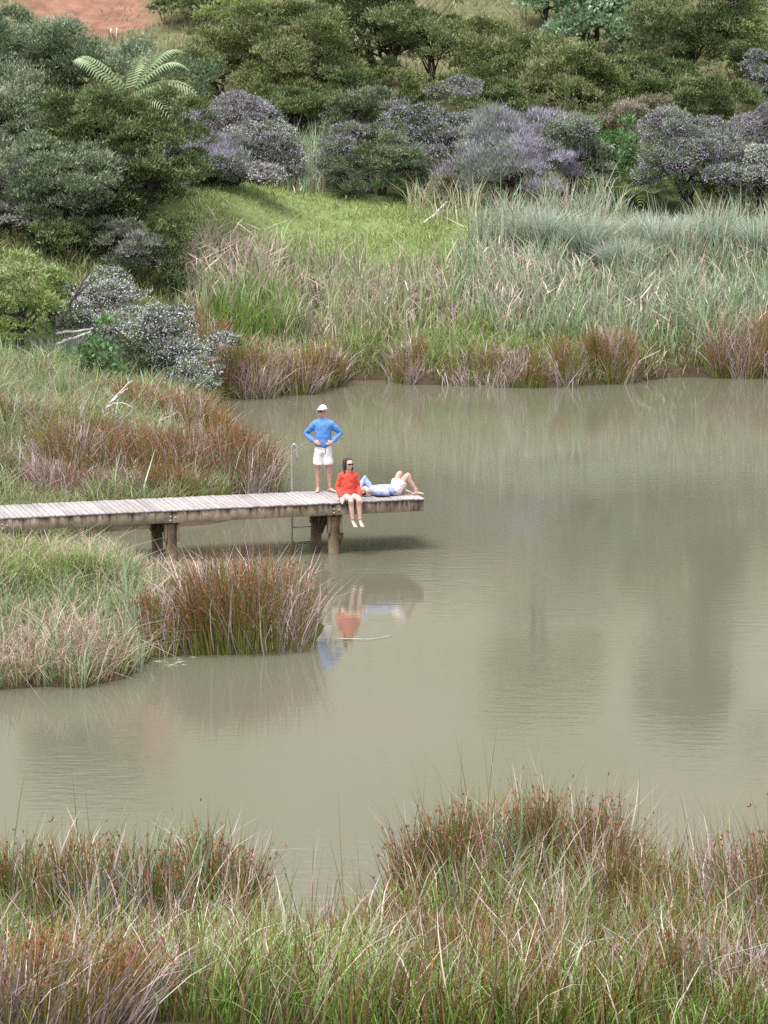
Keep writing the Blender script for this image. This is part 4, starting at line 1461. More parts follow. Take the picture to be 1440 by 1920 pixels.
# near bank in the foreground
S = Soup()
fore = np.array([on_plane(u, v)[:2] for u, v in [(-330, 2200), (-330, 1690), (-100, 1700), (0, 1706), (120, 1690), (260, 1672), (400, 1680), (490, 1730), (530, 1815),
                 (590, 1870), (645, 1845), (690, 1770), (735, 1665), (830, 1622), (920, 1606), (1020, 1604), (1110, 1622), (1190, 1662), (1255, 1715), (1310, 1712), (1370, 1660), (1440, 1620), (1560, 1590), (2000, 1560), (2000, 2200)]])
P = scatter(rng, fore, 190, -0.02, clump=.55)
blade_set(rng, S, P, .35, 1.0, .014, ['#566a24', '#64742a', '#5c7a2a'], ['#627a30', '#7a8038', '#86783c', '#588034'], .2, .22, 3, (.08, 0), .3)
P = scatter(rng, fore, 105, -0.02, clump=.7, cl_scale=.7)
blade_set(rng, S, P, .3, 1.0, .014, ['#8a7660', '#76644a'], LILACD + STRAW, .3, .25, 3, (.08, 0), .25)
P = scatter(rng, fore, 130, -0.02, clump=.75)
blade_set(rng, S, P, .3, 1.05, .013, ['#6a5630', '#5f5a30'], ['#8e5436', '#7c4630', '#9a6440', '#865a3c'], .2, .18, 3, (.03, 0), .28)
P = scatter(rng, fore, 9, 0.0, clump=.5)
blade_set(rng, S, P, 1.1, 1.75, .011, ['#66702f', '#7a7040'], ['#6f7c3c', '#8a6044', '#b8a492'], .12, .12, 4, (.04, 0), .2)
P = scatter(rng, fore, 14, 0.0, clump=.6)
blade_set(rng, S, P, .7, 1.2, .020, ['#8a9a62', '#9c8c74'], ['#9cb286', '#cbbab0', '#d6c8bc'], .2, .3, 4, (.06, 0), .15)
stuff("foreground_rushes", "dense brown green and straw rushes covering the near bank", S, M_RUSH)

S = Soup()
g1 = np.array([on_plane(u, v)[:2] for u, v in [(300, 2100), (330, 1840), (430, 1790), (520, 1830), (600, 1900), (690, 1880), (740, 1920), (720, 2100)]])
P = scatter(rng, g1, 520, 0.0)
blade_set(rng, S, P, .3, .75, .018, ['#6f8a3c', '#7f9848'], ['#8fb46a', '#9fbf80', '#86aa5c', '#b0c890'], .3, .6, 4)
g2 = np.array([on_plane(u, v)[:2] for u, v in [(-330, 2100), (-330, 1700), (0, 1715), (60, 1800), (80, 2100)]])
P = scatter(rng, g2, 160, 0.0)
blade_set(rng, S, P, .3, .8, .014, ['#6f8a3c'], ['#8fb48a', '#9fbf90'], .3, .6, 4)
P = scatter(rng, fore, 120, 0.0, clump=.7)
blade_set(rng, S, P, .3, .85, .015, ['#6f8a3c', '#7f9848'], ['#86aa5c', '#a0bc80'], .25, .5, 4)
stuff("foreground_grass", "fresh green grass at the bottom of the picture", S, M_GRASS)

S = Soup()
for px, d in (([(400, 1900), (420, 1720), (560, 1790), (620, 1830), (560, 1880)], 40), ([(980, 1900), (980, 1680), (1200, 1690), (1250, 1740), (1250, 1900)], 12), ([(-300, 2100), (-300, 1720), (1700, 1720), (1700, 2100)], 5)):
    P = scatter(rng, np.array([on_plane(u, v)[:2] for u, v in px]), d, -.05)
    P[:, 2] += .12
    flat_litter(rng, S, P, .35, 1.0, .017, ['#cdb6ae', '#bda59c', '#d8c8c0'])
stuff("foreground_dead_reeds", "broken pale reed stalks lying in the near rushes", S, M_GRASS)

fg = dict(splay=.22, green=['#4c6424', '#5a6e28', '#466022', '#707630'])
rush_clump("dark rush clump left of the cattails in the foreground at right of centre", 845, 1690, .62, .55, 1.45, 1100, .6, .2, w=.014, seed=40, **fg)
rush_clump("dark rush clump right of the foreground cattails", 1075, 1680, .70, .55, 1.55, 1300, .6, .2, w=.014, seed=41, **fg)
rush_clump("slanting dark rushes at the right end of the foreground clump", 1185, 1735, .45, .5, 1.1, 700, .5, .3, w=.014, seed=42, tilt=(.15, 0), **fg)
rush_clump("red headed rushes growing up the right edge of the foreground", 1440, 1760, .60, 1.0, 1.65, 1000, .6, .3, w=.014, seed=43, **fg)
rush_clump("thin rushes standing in the bright notch of water", 690, 1800, .42, .45, .85, 300, .8, .3, w=.012, seed=44, heads=.55, **fg)
rush_clump("short red headed rushes left of the bright notch of water", 500, 1790, .35, .4, .85, 260, .8, .3, w=.012, seed=45, heads=.55, **fg)
rush_clump("tall dark rushes at the right end of the left foreground mass", 405, 1725, .55, .5, 1.4, 600, .45, .4, w=.014, seed=46, **fg)
rush_clump("dark upright rushes at the far left of the foreground", 90, 1740, .75, .6, 1.35, 750, .45, .3, w=.014, seed=47, **fg)
rush_clump("brown rushes in the left foreground behind the green grass", 250, 1745, .75, .6, 1.25, 750, .5, .4, w=.014, seed=48, **fg)
rush_clump("pale pinkish rushes in the lower right corner", 1330, 1880, .9, .8, .95, 1000, .5, 1.3, w=.014, seed=49, **fg)
rush_clump("reddish rushes at bottom right of centre", 900, 1860, 1.0, .8, .95, 900, .6, .6, w=.014, seed=50, **fg)
rush_clump("slanting golden rushes in the lower left corner", 90, 1900, 1.0, .9, 1.0, 1400, .5, .6, w=.014, seed=51, tilt=(.22, 0), green=['#8a8444', '#7f803e', '#9a8c50'])


# cattails: broad upright blue green leaves
def cattail(label, u, v, n, h, rx, seed, w=.022, tilt=(0, 0), pal=None, sprd=.10):
    r_ = np.random.default_rng(600 + seed)
    c = gp(u, v)
    zg = float(max(ground_z(c[0], c[1]), -.2))
    root = thing("cattail_plant", label, "cattail", (c[0], c[1], zg), 0, "broad leaved cattails at the water")
    pal = pal or ['#86a07a', '#97ac88', '#768f66', '#a5b494']
    me = []
    for k in range(4):
        nn = 1
        P = np.zeros((1, 3))
        cc = pick(r_, 1, pal, .05)
        V, T, C = blades(np.random.default_rng(k + seed), P, np.array([h]), np.array([w]), r_.normal(0, .06, (1, 2)), r_.normal(0, .12, (1, 2)), cc * .9, cc, 6)
        me.append(mesh_np("leaf", V, T, C, M_GRASS))
    for k in range(n):
        q = r_.normal(0, .45, 2) * rx
        o = obj("leaf", me[k % 4], root, (q[0], q[1] * .7, -.02))
        s = r_.uniform(.6, 1.08)
        o.scale = (1, 1, s)
        o.rotation_euler = (r_.normal(0, sprd), r_.normal(tilt[0], sprd), r_.uniform(-.8, .8))


cattail("tall pale cattail leaves in the middle of the right foreground clump", 985, 1690, 60, 1.35, .45, 1, .028)
cattail("scattered green cattail leaves at right of the foreground clump", 1120, 1720, 22, 1.2, .5, 11, .022)
cattail("cattail leaves in the middle of the left foreground", 180, 1770, 26, 1.2, .6, 12, .022)
cattail("cattail leaves near the right edge of the foreground", 1390, 1790, 20, 1.15, .5, 13, .022)
cattail("cattail leaves leaning at the left side of the right foreground clump", 860, 1745, 12, .95, .18, 2, .024)
cattail("tall cattail leaves rising from the left foreground mass", 285, 1730, 44, 1.5, .45, 3, .026)
cattail("straw dead cattail leaves leaning at the end of the left foreground", 425, 1765, 9, 1.35, .16, 4, .020, (.17, 0), ['#c9b3a8', '#bda59a', '#d6c6bc'], .05)
cattail("green cattail leaves at the left edge of the foreground", 20, 1760, 14, .95, .3, 5, .02)
cattail("green cattail standing in the near bank grass left of the rush clump", 240, 1180, 16, 1.35, .22, 6, .026)
cattail("cattail tuft at the water edge, front of the near left bank", 155, 1290, 18, 1.05, .25, 7, .026)
cattail("small cattail tuft at the water left of the smaller rush clump", 255, 1262, 12, .75, .15, 8, .022)
cattail("cattail tuft at the lower left water edge", 95, 1285, 12, .9, .2, 9, .024)
cattail("cattail beside the inlet in front of the inner jetty pile", 232, 1095, 10, 1.05, .2, 10, .026)


# bleached fallen wood
def branch(name, label, cat, pts, r0, r1, mat, forks=()):
    """pts: points in the place (x, y, z)"""
    pts = [np.asarray(p, float) for p in pts]
    root = thing(name, label, cat, tuple(pts[0]))
    S = Soup()
    r_ = np.random.default_rng(int(abs(pts[0][0] * 100)))

    def limb(pp, a, b):
        pp = np.array(pp) - pts[0]
        t = np.linspace(0, 1, len(pp))
        tt = np.linspace(0, 1, len(pp) * 4)
        Q = np.stack([np.interp(tt, t, pp[:, i]) for i in range(3)], 1)
        Q[1:-1] += r_.normal(0, a * .35, (len(Q) - 2, 3))
        V, T = tube_vt(Q, np.linspace(a, b, len(Q)), 7)
        S.add(V, T)
    limb(pts, r0, r1)
    obj("limb", S.mesh("limb", mat, True), root)
    for f in forks:
        S = Soup()
        limb(f, r0 * .6, r1 * .8)
        obj("twig", S.mesh("twig", mat, True), root)


def pz(u, v, D):
    return np.array([x_at(u, v, D), D, z_at(v, D)])


branch("dead_branch", "white bleached forked branch leaning up from the left bank grass", "branch", [pz(176, 808, 75), pz(195, 772, 75.3), pz(212, 748, 75.6), pz(248, 714, 76)], .045, .012, M_DRIFT,
       [[pz(197, 768, 75.3), pz(212, 757, 75.2), pz(232, 756, 75.1), pz(248, 764, 75)], [pz(205, 757, 75.4), pz(226, 737, 75.8), pz(240, 728, 76)]])
branch("dead_branch", "long thin bleached branch lying over the brown rushes", "branch", [pz(200, 808, 75), pz(245, 804, 75), pz(270, 800, 75), pz(300, 788, 75), pz(332, 774, 75)], .03, .01, M_DRIFT)
branch("fallen_log", "upper pale fallen log beneath the white blossoming shrub", "log", [pz(105, 626, 89), pz(135, 622, 89.2), pz(175, 615, 89.6)], .05, .035, M_DRIFT)
branch("fallen_log", "lower pale fallen log beneath the white blossoming shrub", "log", [pz(108, 645, 88.6), pz(140, 634, 89), pz(170, 622, 89.4)], .055, .04, M_DRIFT)
branch("dead_branch", "grey dead leaning stem in front of the white blossoming shrub", "branch", [pz(105, 615, 88.5), pz(125, 585, 88.5), pz(145, 548, 88.5), pz(172, 505, 88.6)], .06, .02, M_BARK, [[pz(140, 555, 88.5), pz(158, 540, 88.4), pz(180, 522, 88.3)]])
branch("dead_branch", "pale stick lying on the lawn by the olive brown bush", "branch", [gp(795, 424) + [0, 0, .12], gp(815, 415) + [0, 0, .25], gp(838, 404) + [0, 0, .5]], .05, .03, M_DRIFT)
branch("floating_stick", "thin pale stick on the water off the big rush clump", "stick", [on_plane(628, 1197, .03), on_plane(690, 1199, .02), on_plane(735, 1192, .012)], .008, .004, M_DRIFT)

# weathered timber offcut in the near left grass
p = gp(12, 1262)
root = thing("timber_block", "grey weathered timber block in the grass at the left edge", "timber", (p[0], p[1], p[2]), .3)
V, T = box_vt(.32, .22, .30, (0, 0, .14), .02)
obj("block", mesh_np("block", V, T, None, mat_plain("grey_timber", '#a39a94', .9, .1, .4, 8, .5, 20)), root)

# white posts by the clay slope
for i, (u, D, h) in enumerate(((208, 136.5, .85), (219, 136.5, .75))):
    x = x_at(u, 70, D)
    zg = float(ground_z(x, D))
    z1 = max(z_at(68, D), zg + .6)
    V, T = tube_vt([[0, 0, -.3], [0, 0, (z1 - zg) * .5], [.01, 0, z1 - zg]], [.045, .045, .042], 8)
    o = obj("fence_post", mesh_np("fence_post", V, T, None, M_DRIFT, True), None, (x, D, zg))
    tag(o, ["left one of two pale fence posts at the foot of the clay slope", "right one of two pale fence posts at the foot of the clay slope"][i], "post", "fence posts by the clay")

# floating scraps at the water edge
S = Soup()
r_ = np.random.default_rng(71)
q = np.array([on_plane(u, v)[:2] for u, v in zip(r_.normal(315, 40, 26), r_.normal(1242, 7, 26))])
for x, y in q:
    a = r_.uniform(0, 6.28, 7) * 0 + np.linspace(0, 6.28, 8)[:-1]
    rr = r_.uniform(.015, .045) * r_.uniform(.6, 1.2, 7)
    V = np.vstack([[x, y, .008], np.stack([x + rr * 1.6 * np.cos(a), y + rr * np.sin(a), np.full(7, .006)], 1)])
    S.add(V, [[0, i + 1, (i + 1) % 7 + 1] for i in range(7)], pick(r_, 1, ['#b8b89a', '#9aa078', '#c8c2ae'])[0])
stuff("floating_scraps", "pale scraps of weed floating off the near left bank", S, M_GRASS)

# ------------------------------------------------------------------ people
def loft(P, ra, rb, side=(1, 0, 0), n=14, cap=.6):
    """closed tube with elliptical rings: ra along 'side', rb across"""
    P = np.asarray(P, float)
    ra = np.broadcast_to(np.asarray(ra, float), (len(P),)).copy()
    rb = np.broadcast_to(np.asarray(rb, float), (len(P),)).copy()
    t0 = norm(P[1] - P[0])
    t1 = norm(P[-1] - P[-2])
    P = np.vstack([P[0] - t0 * min(ra[0], rb[0]) * cap, P, P[-1] + t1 * min(ra[-1], rb[-1]) * cap])
    ra = np.concatenate([[ra[0] * .72], ra, [ra[-1] * .72]])
    rb = np.concatenate([[rb[0] * .72], rb, [rb[-1] * .72]])
    tan = norm(np.gradient(P, axis=0))
    sd = np.asarray(side, float)
    a = norm(sd - tan * (tan @ sd)[:, None])
    b = np.cross(tan, a)
    th = np.linspace(0, 2 * np.pi, n, endpoint=False)
    V = P[:, None] + np.cos(th)[None, :, None] * a[:, None] * ra[:, None, None] + np.sin(th)[None, :, None] * b[:, None] * rb[:, None, None]
    m = len(P)
    V = np.vstack([V.reshape(-1, 3), P[0], P[-1]])
    T = []
    for i in range(m - 1):
        for j in range(n):
            k = (j + 1) % n
            T += [[i * n + j, i * n + k, (i + 1) * n + k], [i * n + j, (i + 1) * n + k, (i + 1) * n + j]]
    for j in range(n):
        k = (j + 1) % n
        T += [[m * n, k, j], [m * n + 1, (m - 1) * n + j, (m - 1) * n + k]]
    return V, np.array(T)


def ell(c, r, n=14):
    th = np.linspace(0, np.pi, n)[1:-1]
    P = np.array([[0, 0, -math.cos(t)] for t in th])
    rr = np.sin(th)
    ph = np.linspace(0, 2 * np.pi, 16, endpoint=False)
    V = np.stack([np.outer(rr, np.cos(ph)), np.outer(rr, np.sin(ph)), np.repeat(P[:, 2:], 16, 1)], -1).reshape(-1, 3)
    V = np.vstack([V, [0, 0, -1], [0, 0, 1]])
    m = len(th)
    T = []
    for i in range(m - 1):
        for j in range(16):
            k = (j + 1) % 16
            T += [[i * 16 + j, i * 16 + k, (i + 1) * 16 + k], [i * 16 + j, (i + 1) * 16 + k, (i + 1) * 16 + j]]
    for j in range(16):
        k = (j + 1) % 16
        T += [[m * 16, k, j], [m * 16 + 1, (m - 1) * 16 + j, (m - 1) * 16 + k]]
    return V * np.asarray(r) + np.asarray(c), np.array(T)


def fuse(name, soup, voxel, mat, parent, smooth=4, wrinkle=0.0, seed=0):
    """unite overlapping closed shapes into one continuous skin"""
    me = soup.mesh(name + "_raw", None)
    o = bpy.data.objects.new(name + "_raw", me)
    COL.objects.link(o)
    m = o.modifiers.new("r", 'REMESH')
    m.mode = 'VOXEL'
    m.voxel_size = voxel
    if smooth:
        s = o.modifiers.new("s", 'SMOOTH')
        s.factor = .5
        s.iterations = smooth
    dg = bpy.context.evaluated_depsgraph_get()
    dg.update()
    out = bpy.data.meshes.new_from_object(o.evaluated_get(dg))
    bpy.data.objects.remove(o)
    bpy.data.meshes.remove(me)
    out.name = name
    n = len(out.vertices)
    if wrinkle > 0:
        co = np.empty(n * 3, np.float32)
        no = np.empty(n * 3, np.float32)
        out.vertices.foreach_get("co", co)
        out.vertex_normals.foreach_get("vector", no)
        co = co.reshape(-1, 3)
        no = no.reshape(-1, 3)
        r_ = np.random.default_rng(seed)
        d = np.zeros(n)
        for _ in range(14):
            k = r_.normal(0, 1, 3) * r_.uniform(12, 42)
            k[2] *= 1.3
            d += np.sin(co @ k + r_.uniform(0, 6.28)) / 14
        co = co + no * (d * wrinkle * 2.2)[:, None]
        out.vertices.foreach_set("co", np.ascontiguousarray(co, np.float32).ravel())
    out.polygons.foreach_set("use_smooth", np.ones(len(out.polygons), bool))
    out.materials.clear()
    out.materials.append(mat)
    out.update()
    return obj(name, out, parent)


def frame(c, yaw=0, pitch=0, roll=0):
    return Matrix.Translation(c) @ Matrix.Rotation(yaw, 4, 'Z') @ Matrix.Rotation(pitch, 4, 'X') @ Matrix.Rotation(roll, 4, 'Y')


def xf(M, V):
    A = np.array(M)
    return np.asarray(V) @ A[:3, :3].T + A[:3, 3]


def head_parts(S, M, s=1.0):
    """skull, jaw, nose, ears, brow in the head frame M (faces -y, origin at the skull centre)"""
    for V, T in (ell((0, .008, .02), (.076, .097, .098)), ell((0, -.022, -.050), (.058, .066, .066)), ell((0, -.052, -.090), (.030, .030, .024)),
                 loft([(0, -.083, .010), (0, -.104, -.028), (0, -.098, -.034)], (.009, .014, .013), (.009, .013, .010)),
                 ell((.078, .012, -.012), (.010, .019, .030)), ell((-.078, .012, -.012), (.010, .019, .030)), ell((0, -.078, .026), (.052, .014, .012)),
                 ell((.034, -.066, -.03), (.022, .02, .02)), ell((-.034, -.066, -.03), (.022, .02, .02)), ell((0, -.084, -.064), (.024, .012, .012))):
        S.add(xf(M, V * s), T)


def lens_set(M, parent, s=1.0):
    S = Soup()
    for sg in (-1, 1):
        V, T = ell((sg * .034, -.096, .006), (.034, .010, .021), 10)
        V[:, 1] += 4.0 * (V[:, 0]) ** 2
        S.add(xf(M, V * s), T)
        V, T = tube_vt([(sg * .064, -.082, .012), (sg * .080, -.03, .010), (sg * .084, .02, .004)], .0055, 6)
        S.add(xf(M, V * s), T)
    V, T = tube_vt([(-.02, -.100, .014), (.02, -.100, .014)], .006, 6)
    S.add(xf(M, V * s), T)
    return obj("sunglasses", S.mesh("sunglasses", M_GLASS, True), parent)


def lips(M, parent, s=1.0):
    V, T = ell((0, -.0945, -.064), (.024, .007, .0075), 8)
    return obj("lips", mesh_np("lips", xf(M, V * s), T, None, M_LIPS, True), parent)


def hand(S, wrist, direction, normal, thumb, curl=.5, s=1.0):
    """palm and five unequal, bent fingers. direction: wrist to knuckles; normal: out of the palm; thumb: side the thumb leaves to"""
    w = np.asarray(wrist, float)
    d = norm(np.asarray(direction, float))
    nrm = np.asarray(normal, float)
    nrm = norm(nrm - d * (nrm @ d))
    sd = np.cross(d, nrm)
    if sd @ np.asarray(thumb, float) < 0:
        sd = -sd
    S.add(*loft([w - d * .02, w + d * .02, w + d * .05, w + d * .088], np.array([.026, .034, .041, .040]) * s, np.array([.019, .016, .015, .013]) * s, sd, 12))
    for k, (off, ln) in enumerate(((.029, .068), (.010, .078), (-.010, .073), (-.028, .058))):
        b = w + d * (.086 - .004 * abs(k - 1)) + sd * off * s
        p, dirv = b - d * .012, d.copy()
        P = [p, b]
        for j, f in enumerate((.45, .32, .25)):
            a = curl * (.55 + .25 * j)
            dirv = norm(dirv * math.cos(a) + nrm * math.sin(a))
            b = b + dirv * ln * f
            P.append(b)
        S.add(*loft(P, np.array([.0098, .0098, .0092, .0085, .0078]) * s, np.array([.0098, .0098, .0092, .0085, .0078]) * s, sd, 8))
    b = w + d * .022 + sd * .026 * s
    t1 = norm(sd * .75 + d * .75 + nrm * .25)
    t2 = norm(sd * .25 + d * .95 + nrm * .35)
    S.add(*loft([b - sd * .012, b, b + t1 * .034, b + t1 * .034 + t2 * .030, b + t1 * .034 + t2 * .052], np.array([.014, .0135, .0115, .0105, .009]) * s, np.array([.014, .0135, .0115, .0105, .009]) * s, nrm, 8))


def foot(S, ankle, heel_dir, toe, up=(0, 0, 1), s=1.0):
    """ankle joint, toe: tip of the big-toe side; foot sole lies below the ankle along the toe direction"""
    a = np.asarray(ankle, float)
    t = np.asarray(toe, float)
    d = t - a
    up = np.asarray(up, float)
    dn = -norm(up)
    f = norm(d - up * (d @ up))
    sd = np.cross(f, norm(up))
    drop = abs((t - a) @ up)
    heel = a - f * .045 + dn * (drop - .012)
    ball = t - f * .055
    S.add(*loft([a + norm(up) * .05, a + dn * drop * .35, heel + f * .02], np.array([.036, .036, .030]) * s, np.array([.040, .044, .034]) * s, sd, 12))
    S.add(*loft([heel, a + f * .03 + dn * drop * .55, (a + ball) / 2 + dn * drop * .28 + f * .02, ball + norm(up) * .012, t - f * .018], np.array([.030, .034, .038, .044, .036]) * s, np.array([.026, .040, .030, .020, .012]) * s, sd, 12))
    for k, o in enumerate((-.030, -.013, .002, .016, .030)):
        e = t - f * (.012 + .006 * abs(k)) + sd * o
        S.add(*loft([e - f * .03, e, e + f * .016], .0088 if k else .011, .0085, sd, 8))


def skin_mat(name, c, c2):
    m = mat_plain(name, c, .5, .35, .12, 14, .1, 120, c2=c2)
    m.node_tree.nodes["Principled BSDF"].inputs["Subsurface Weight"].default_value = .08
    m.node_tree.nodes["Principled BSDF"].inputs["Subsurface Radius"].default_value = (.012, .005, .003)
    return m


def knit(name, c, c2):
    return mat_plain(name, c, .95, .1, .1, 30, .35, 150, c2=c2)


M_SKIN1 = skin_mat("tanned_skin", '#c49a86', '#b68a76')
M_SKIN2 = skin_mat("fair_skin", '#d4b0a4', '#cba498')
M_SKIN3 = skin_mat("warm_skin", '#cba492', '#be9482')
M_LIPS = mat_plain("lips", '#c08078', .5, .3)
M_GLASS = mat_plain("dark_lenses", '#1d1418', .15, .6)
M_BLUE = knit("blue_knit", '#5e8cc8', '#5684c0')
M_RED = knit("red_knit", '#dc5c4c', '#d45446')
M_PALE = mat_plain("pale_blue_cotton", '#a0aad2', .9, .1, .1, 12, .2, 60, c2='#96a0ca')
M_WHITE = mat_plain("cream_cotton", '#dedad6', .9, .1, .08, 12, .2, 60, c2='#d2cdc8')
M_CAP = mat_plain("white_cap_cotton", '#dad2ce', .9, .1, .05, 12)
M_NAVY = mat_plain("dark_purple_cotton", '#4c4660', .9, .1, .15, 12, .2, 60)
M_HAIR = mat_plain("dark_brown_hair", '#4a302c', .55, .4, .35, 30, .5, 90, stretch=(1, 1, .15))
M_CORD = mat_plain("dark_cord", '#4a3f48', .8, .2)


def man():
    p = on_plane(606, 922, DECK_Z)
    root = thing("person", "man in blue sweater, white shorts, cap and sunglasses standing hands on hips on the jetty", "person", tuple(p), R(-2), "people on the jetty")
    root.scale = (.97, 1.0, 1.04)
    S = Soup()
    add = lambda vt: S.add(*vt)
    add(loft([(0, 0, .90), (0, 0, .98), (0, .005, 1.10), (0, .0, 1.25), (0, .0, 1.40), (0, .005, 1.48), (0, .01, 1.53)], (.155, .165, .145, .160, .185, .165, .10), (.105, .115, .10, .11, .12, .10, .075)))
    add(loft([(0, .01, 1.50), (-.005, .0, 1.57), (-.01, -.01, 1.64)], (.066, .058, .058), (.066, .060, .060)))
    HM = frame((-.012, -.022, 1.702), R(-34), R(-3)) @ Matrix.Scale(1.06, 4)
    head_parts(S, HM)
    for sg in (-1, 1):
        kn = (-.115, -.015, .50) if sg < 0 else (.125, -.01, .50)
        an = (-.115, .03, .085) if sg < 0 else (.145, .03, .085)
        hip = (sg * .09, 0, .93)
        mid = tuple((np.array(hip) + kn) / 2 + [0, -.01, 0])
        calf = tuple(np.array(kn) * .68 + np.array(an) * .32 + [sg * .004, .022, 0])
        low = tuple(np.array(kn) * .25 + np.array(an) * .75 + [0, .008, 0])
        add(loft([hip, mid, tuple(np.array(kn) + [0, 0, .06]), kn, calf, low, an], (.092, .080, .060, .056, .058, .042, .037), (.095, .084, .062, .058, .062, .044, .042)))
        foot(S, an, None, (-.135, -.17, .018) if sg < 0 else (.30, -.10, .018))
    for sg in (-1, 1):
        sh = np.array([sg * .185, .0, 1.455])
        el = np.array([-.405, .06, 1.215]) if sg < 0 else np.array([.40, .06, 1.235])
        wr = np.array([-.185, -.13, 1.075]) if sg < 0 else np.array([.215, -.13, 1.075])
        add(loft([sh, sh * .5 + el * .5, el, el * .55 + wr * .45, wr], (.056, .048, .040, .040, .028), (.058, .05, .042, .04, .024), (0, 1, 0)))
        tgt = np.array([-.085, -.165, 1.035]) if sg < 0 else np.array([.115, -.165, 1.035])
        hand(S, wr, tgt - wr, (0, 1, -.1), (0, -.2, 1), .22)
    fuse("body", S, .0105, M_SKIN1, root, 3)
    # sweater
    S = Soup()
    S.add(*loft([(0, -.005, .955), (0, -.008, 1.0), (0, -.01, 1.12), (0, -.008, 1.27), (0, -.003, 1.40), (0, .004, 1.475), (0, .006, 1.515), (0, .004, 1.55)], (.168, .190, .182, .190, .200, .184, .130, .082), (.135, .152, .150, .150, .146, .122, .10, .082), cap=.15))
    for sg in (-1, 1):
        sh = np.array([sg * .170, .0, 1.435])
        el = np.array([-.395, .06, 1.215]) if sg < 0 else np.array([.39, .06, 1.235])
        wr = np.array([-.20, -.115, 1.085]) if sg < 0 else np.array([.23, -.115, 1.085])
        S.add(*loft([(sg * .09, 0, 1.46), sh, sh * .5 + el * .5, el + [sg * .004, .005, 0], el * .5 + wr * .5, wr * .9 + el * .1, wr], (.085, .090, .074, .062, .058, .052, .038), (.085, .090, .074, .062, .057, .05, .037), (0, 1, 0), cap=.2))
    S.add(*loft([(0, .004, 1.54), (0, -.002, 1.575)], (.080, .074), (.082, .076), cap=.1))
    sw = fuse("sweater", S, .014, M_BLUE, root, 3, .008, 1)
    # shorts
    S = Soup()
    S.add(*loft([(0, 0, 1.01), (0, 0, .93), (0, 0, .84)], (.175, .188, .185), (.125, .140, .140), cap=.1))
    for sg in (-1, 1):
        S.add(*loft([(sg * .085, 0, .92), (sg * .100, -.004, .75), (sg * .112, -.008, .585)], (.108, .112, .122), (.130, .132, .138), cap=.05))
    sh = fuse("shorts", S, .014, M_WHITE, root, 2, .009, 2)
    V, T = tube_vt([(.055, -.172, .945), (.062, -.178, .90), (.066, -.176, .84)], .008, 6)
    obj("drawstring", mesh_np("drawstring", V, T, None, M_CORD), sh)
    # cap
    S = Soup()
    V, T = ell((0, .014, .040), (.088, .106, .096))
    V[:, 2] = np.maximum(V[:, 2], .050 + .003 * np.sin(V[:, 0] * 20))
    S.add(xf(HM, V), T)
    cp = obj("cap", S.mesh("cap", M_CAP, True), root)
    a = np.linspace(-1.05, 1.05, 13)
    inner = np.stack([.088 * np.sin(a), .012 - .106 * np.cos(a), .056 + 0 * a], 1)
    outer = np.stack([.092 * np.sin(a) * .95, .012 - .106 * np.cos(a) - .062 * np.cos(a * 1.35).clip(0), .048 - .010 * np.cos(a)], 1)
    V = np.vstack([inner, outer, inner - [0, 0, .006], outer - [0, 0, .006]])
    n = 13
    T = []
    for i in range(n - 1):
        T += [[i, n + i, n + i + 1, i + 1], [2 * n + i, 2 * n + i + 1, 3 * n + i + 1, 3 * n + i], [n + i, 3 * n + i, 3 * n + i + 1, n + i + 1]]
    obj("brim", mesh_np("brim", xf(HM, V), np.array(T), None, M_CAP, True), cp)
    lens_set(HM, root)
    lips(HM, root)


def hair_cap(M, parent, drop, width, mat, name="hair", back=.0):
    """hair shell over the skull with a fall to the shoulders on both sides and behind"""
    S = Soup()
    V, T = ell((0, .024, .030), (.088, .104, .100))
    # keep the face free
    f = (V[:, 1] < -.03) & (V[:, 2] < .080)
    V[f, 1] = -.022
    S.add(xf(M, V), T)
    for sg in (-1, 1):
        S.add(*loft(xf(M, np.array([(sg * .045, .02, .10), (sg * .080, .022, .04), (sg * .088, .03, -.04), (sg * (.086 + width), .03, -.11), (sg * (.076 + width), .025, -drop)])), (.022, .016, .017, .020, .014), (.05, .042, .04, .04, .026), (1, 0, 0), 12))
    S.add(*loft(xf(M, np.array([(0, .07, .08), (0, .095, 0), (0, .085 + back, -.09), (0, .075 + back, -drop)])), (.075, .085, .088, .06), (.035, .035, .03, .02), (1, 0, 0), 14))
    return fuse(name, S, .007, mat, parent, 3, .003, 4)


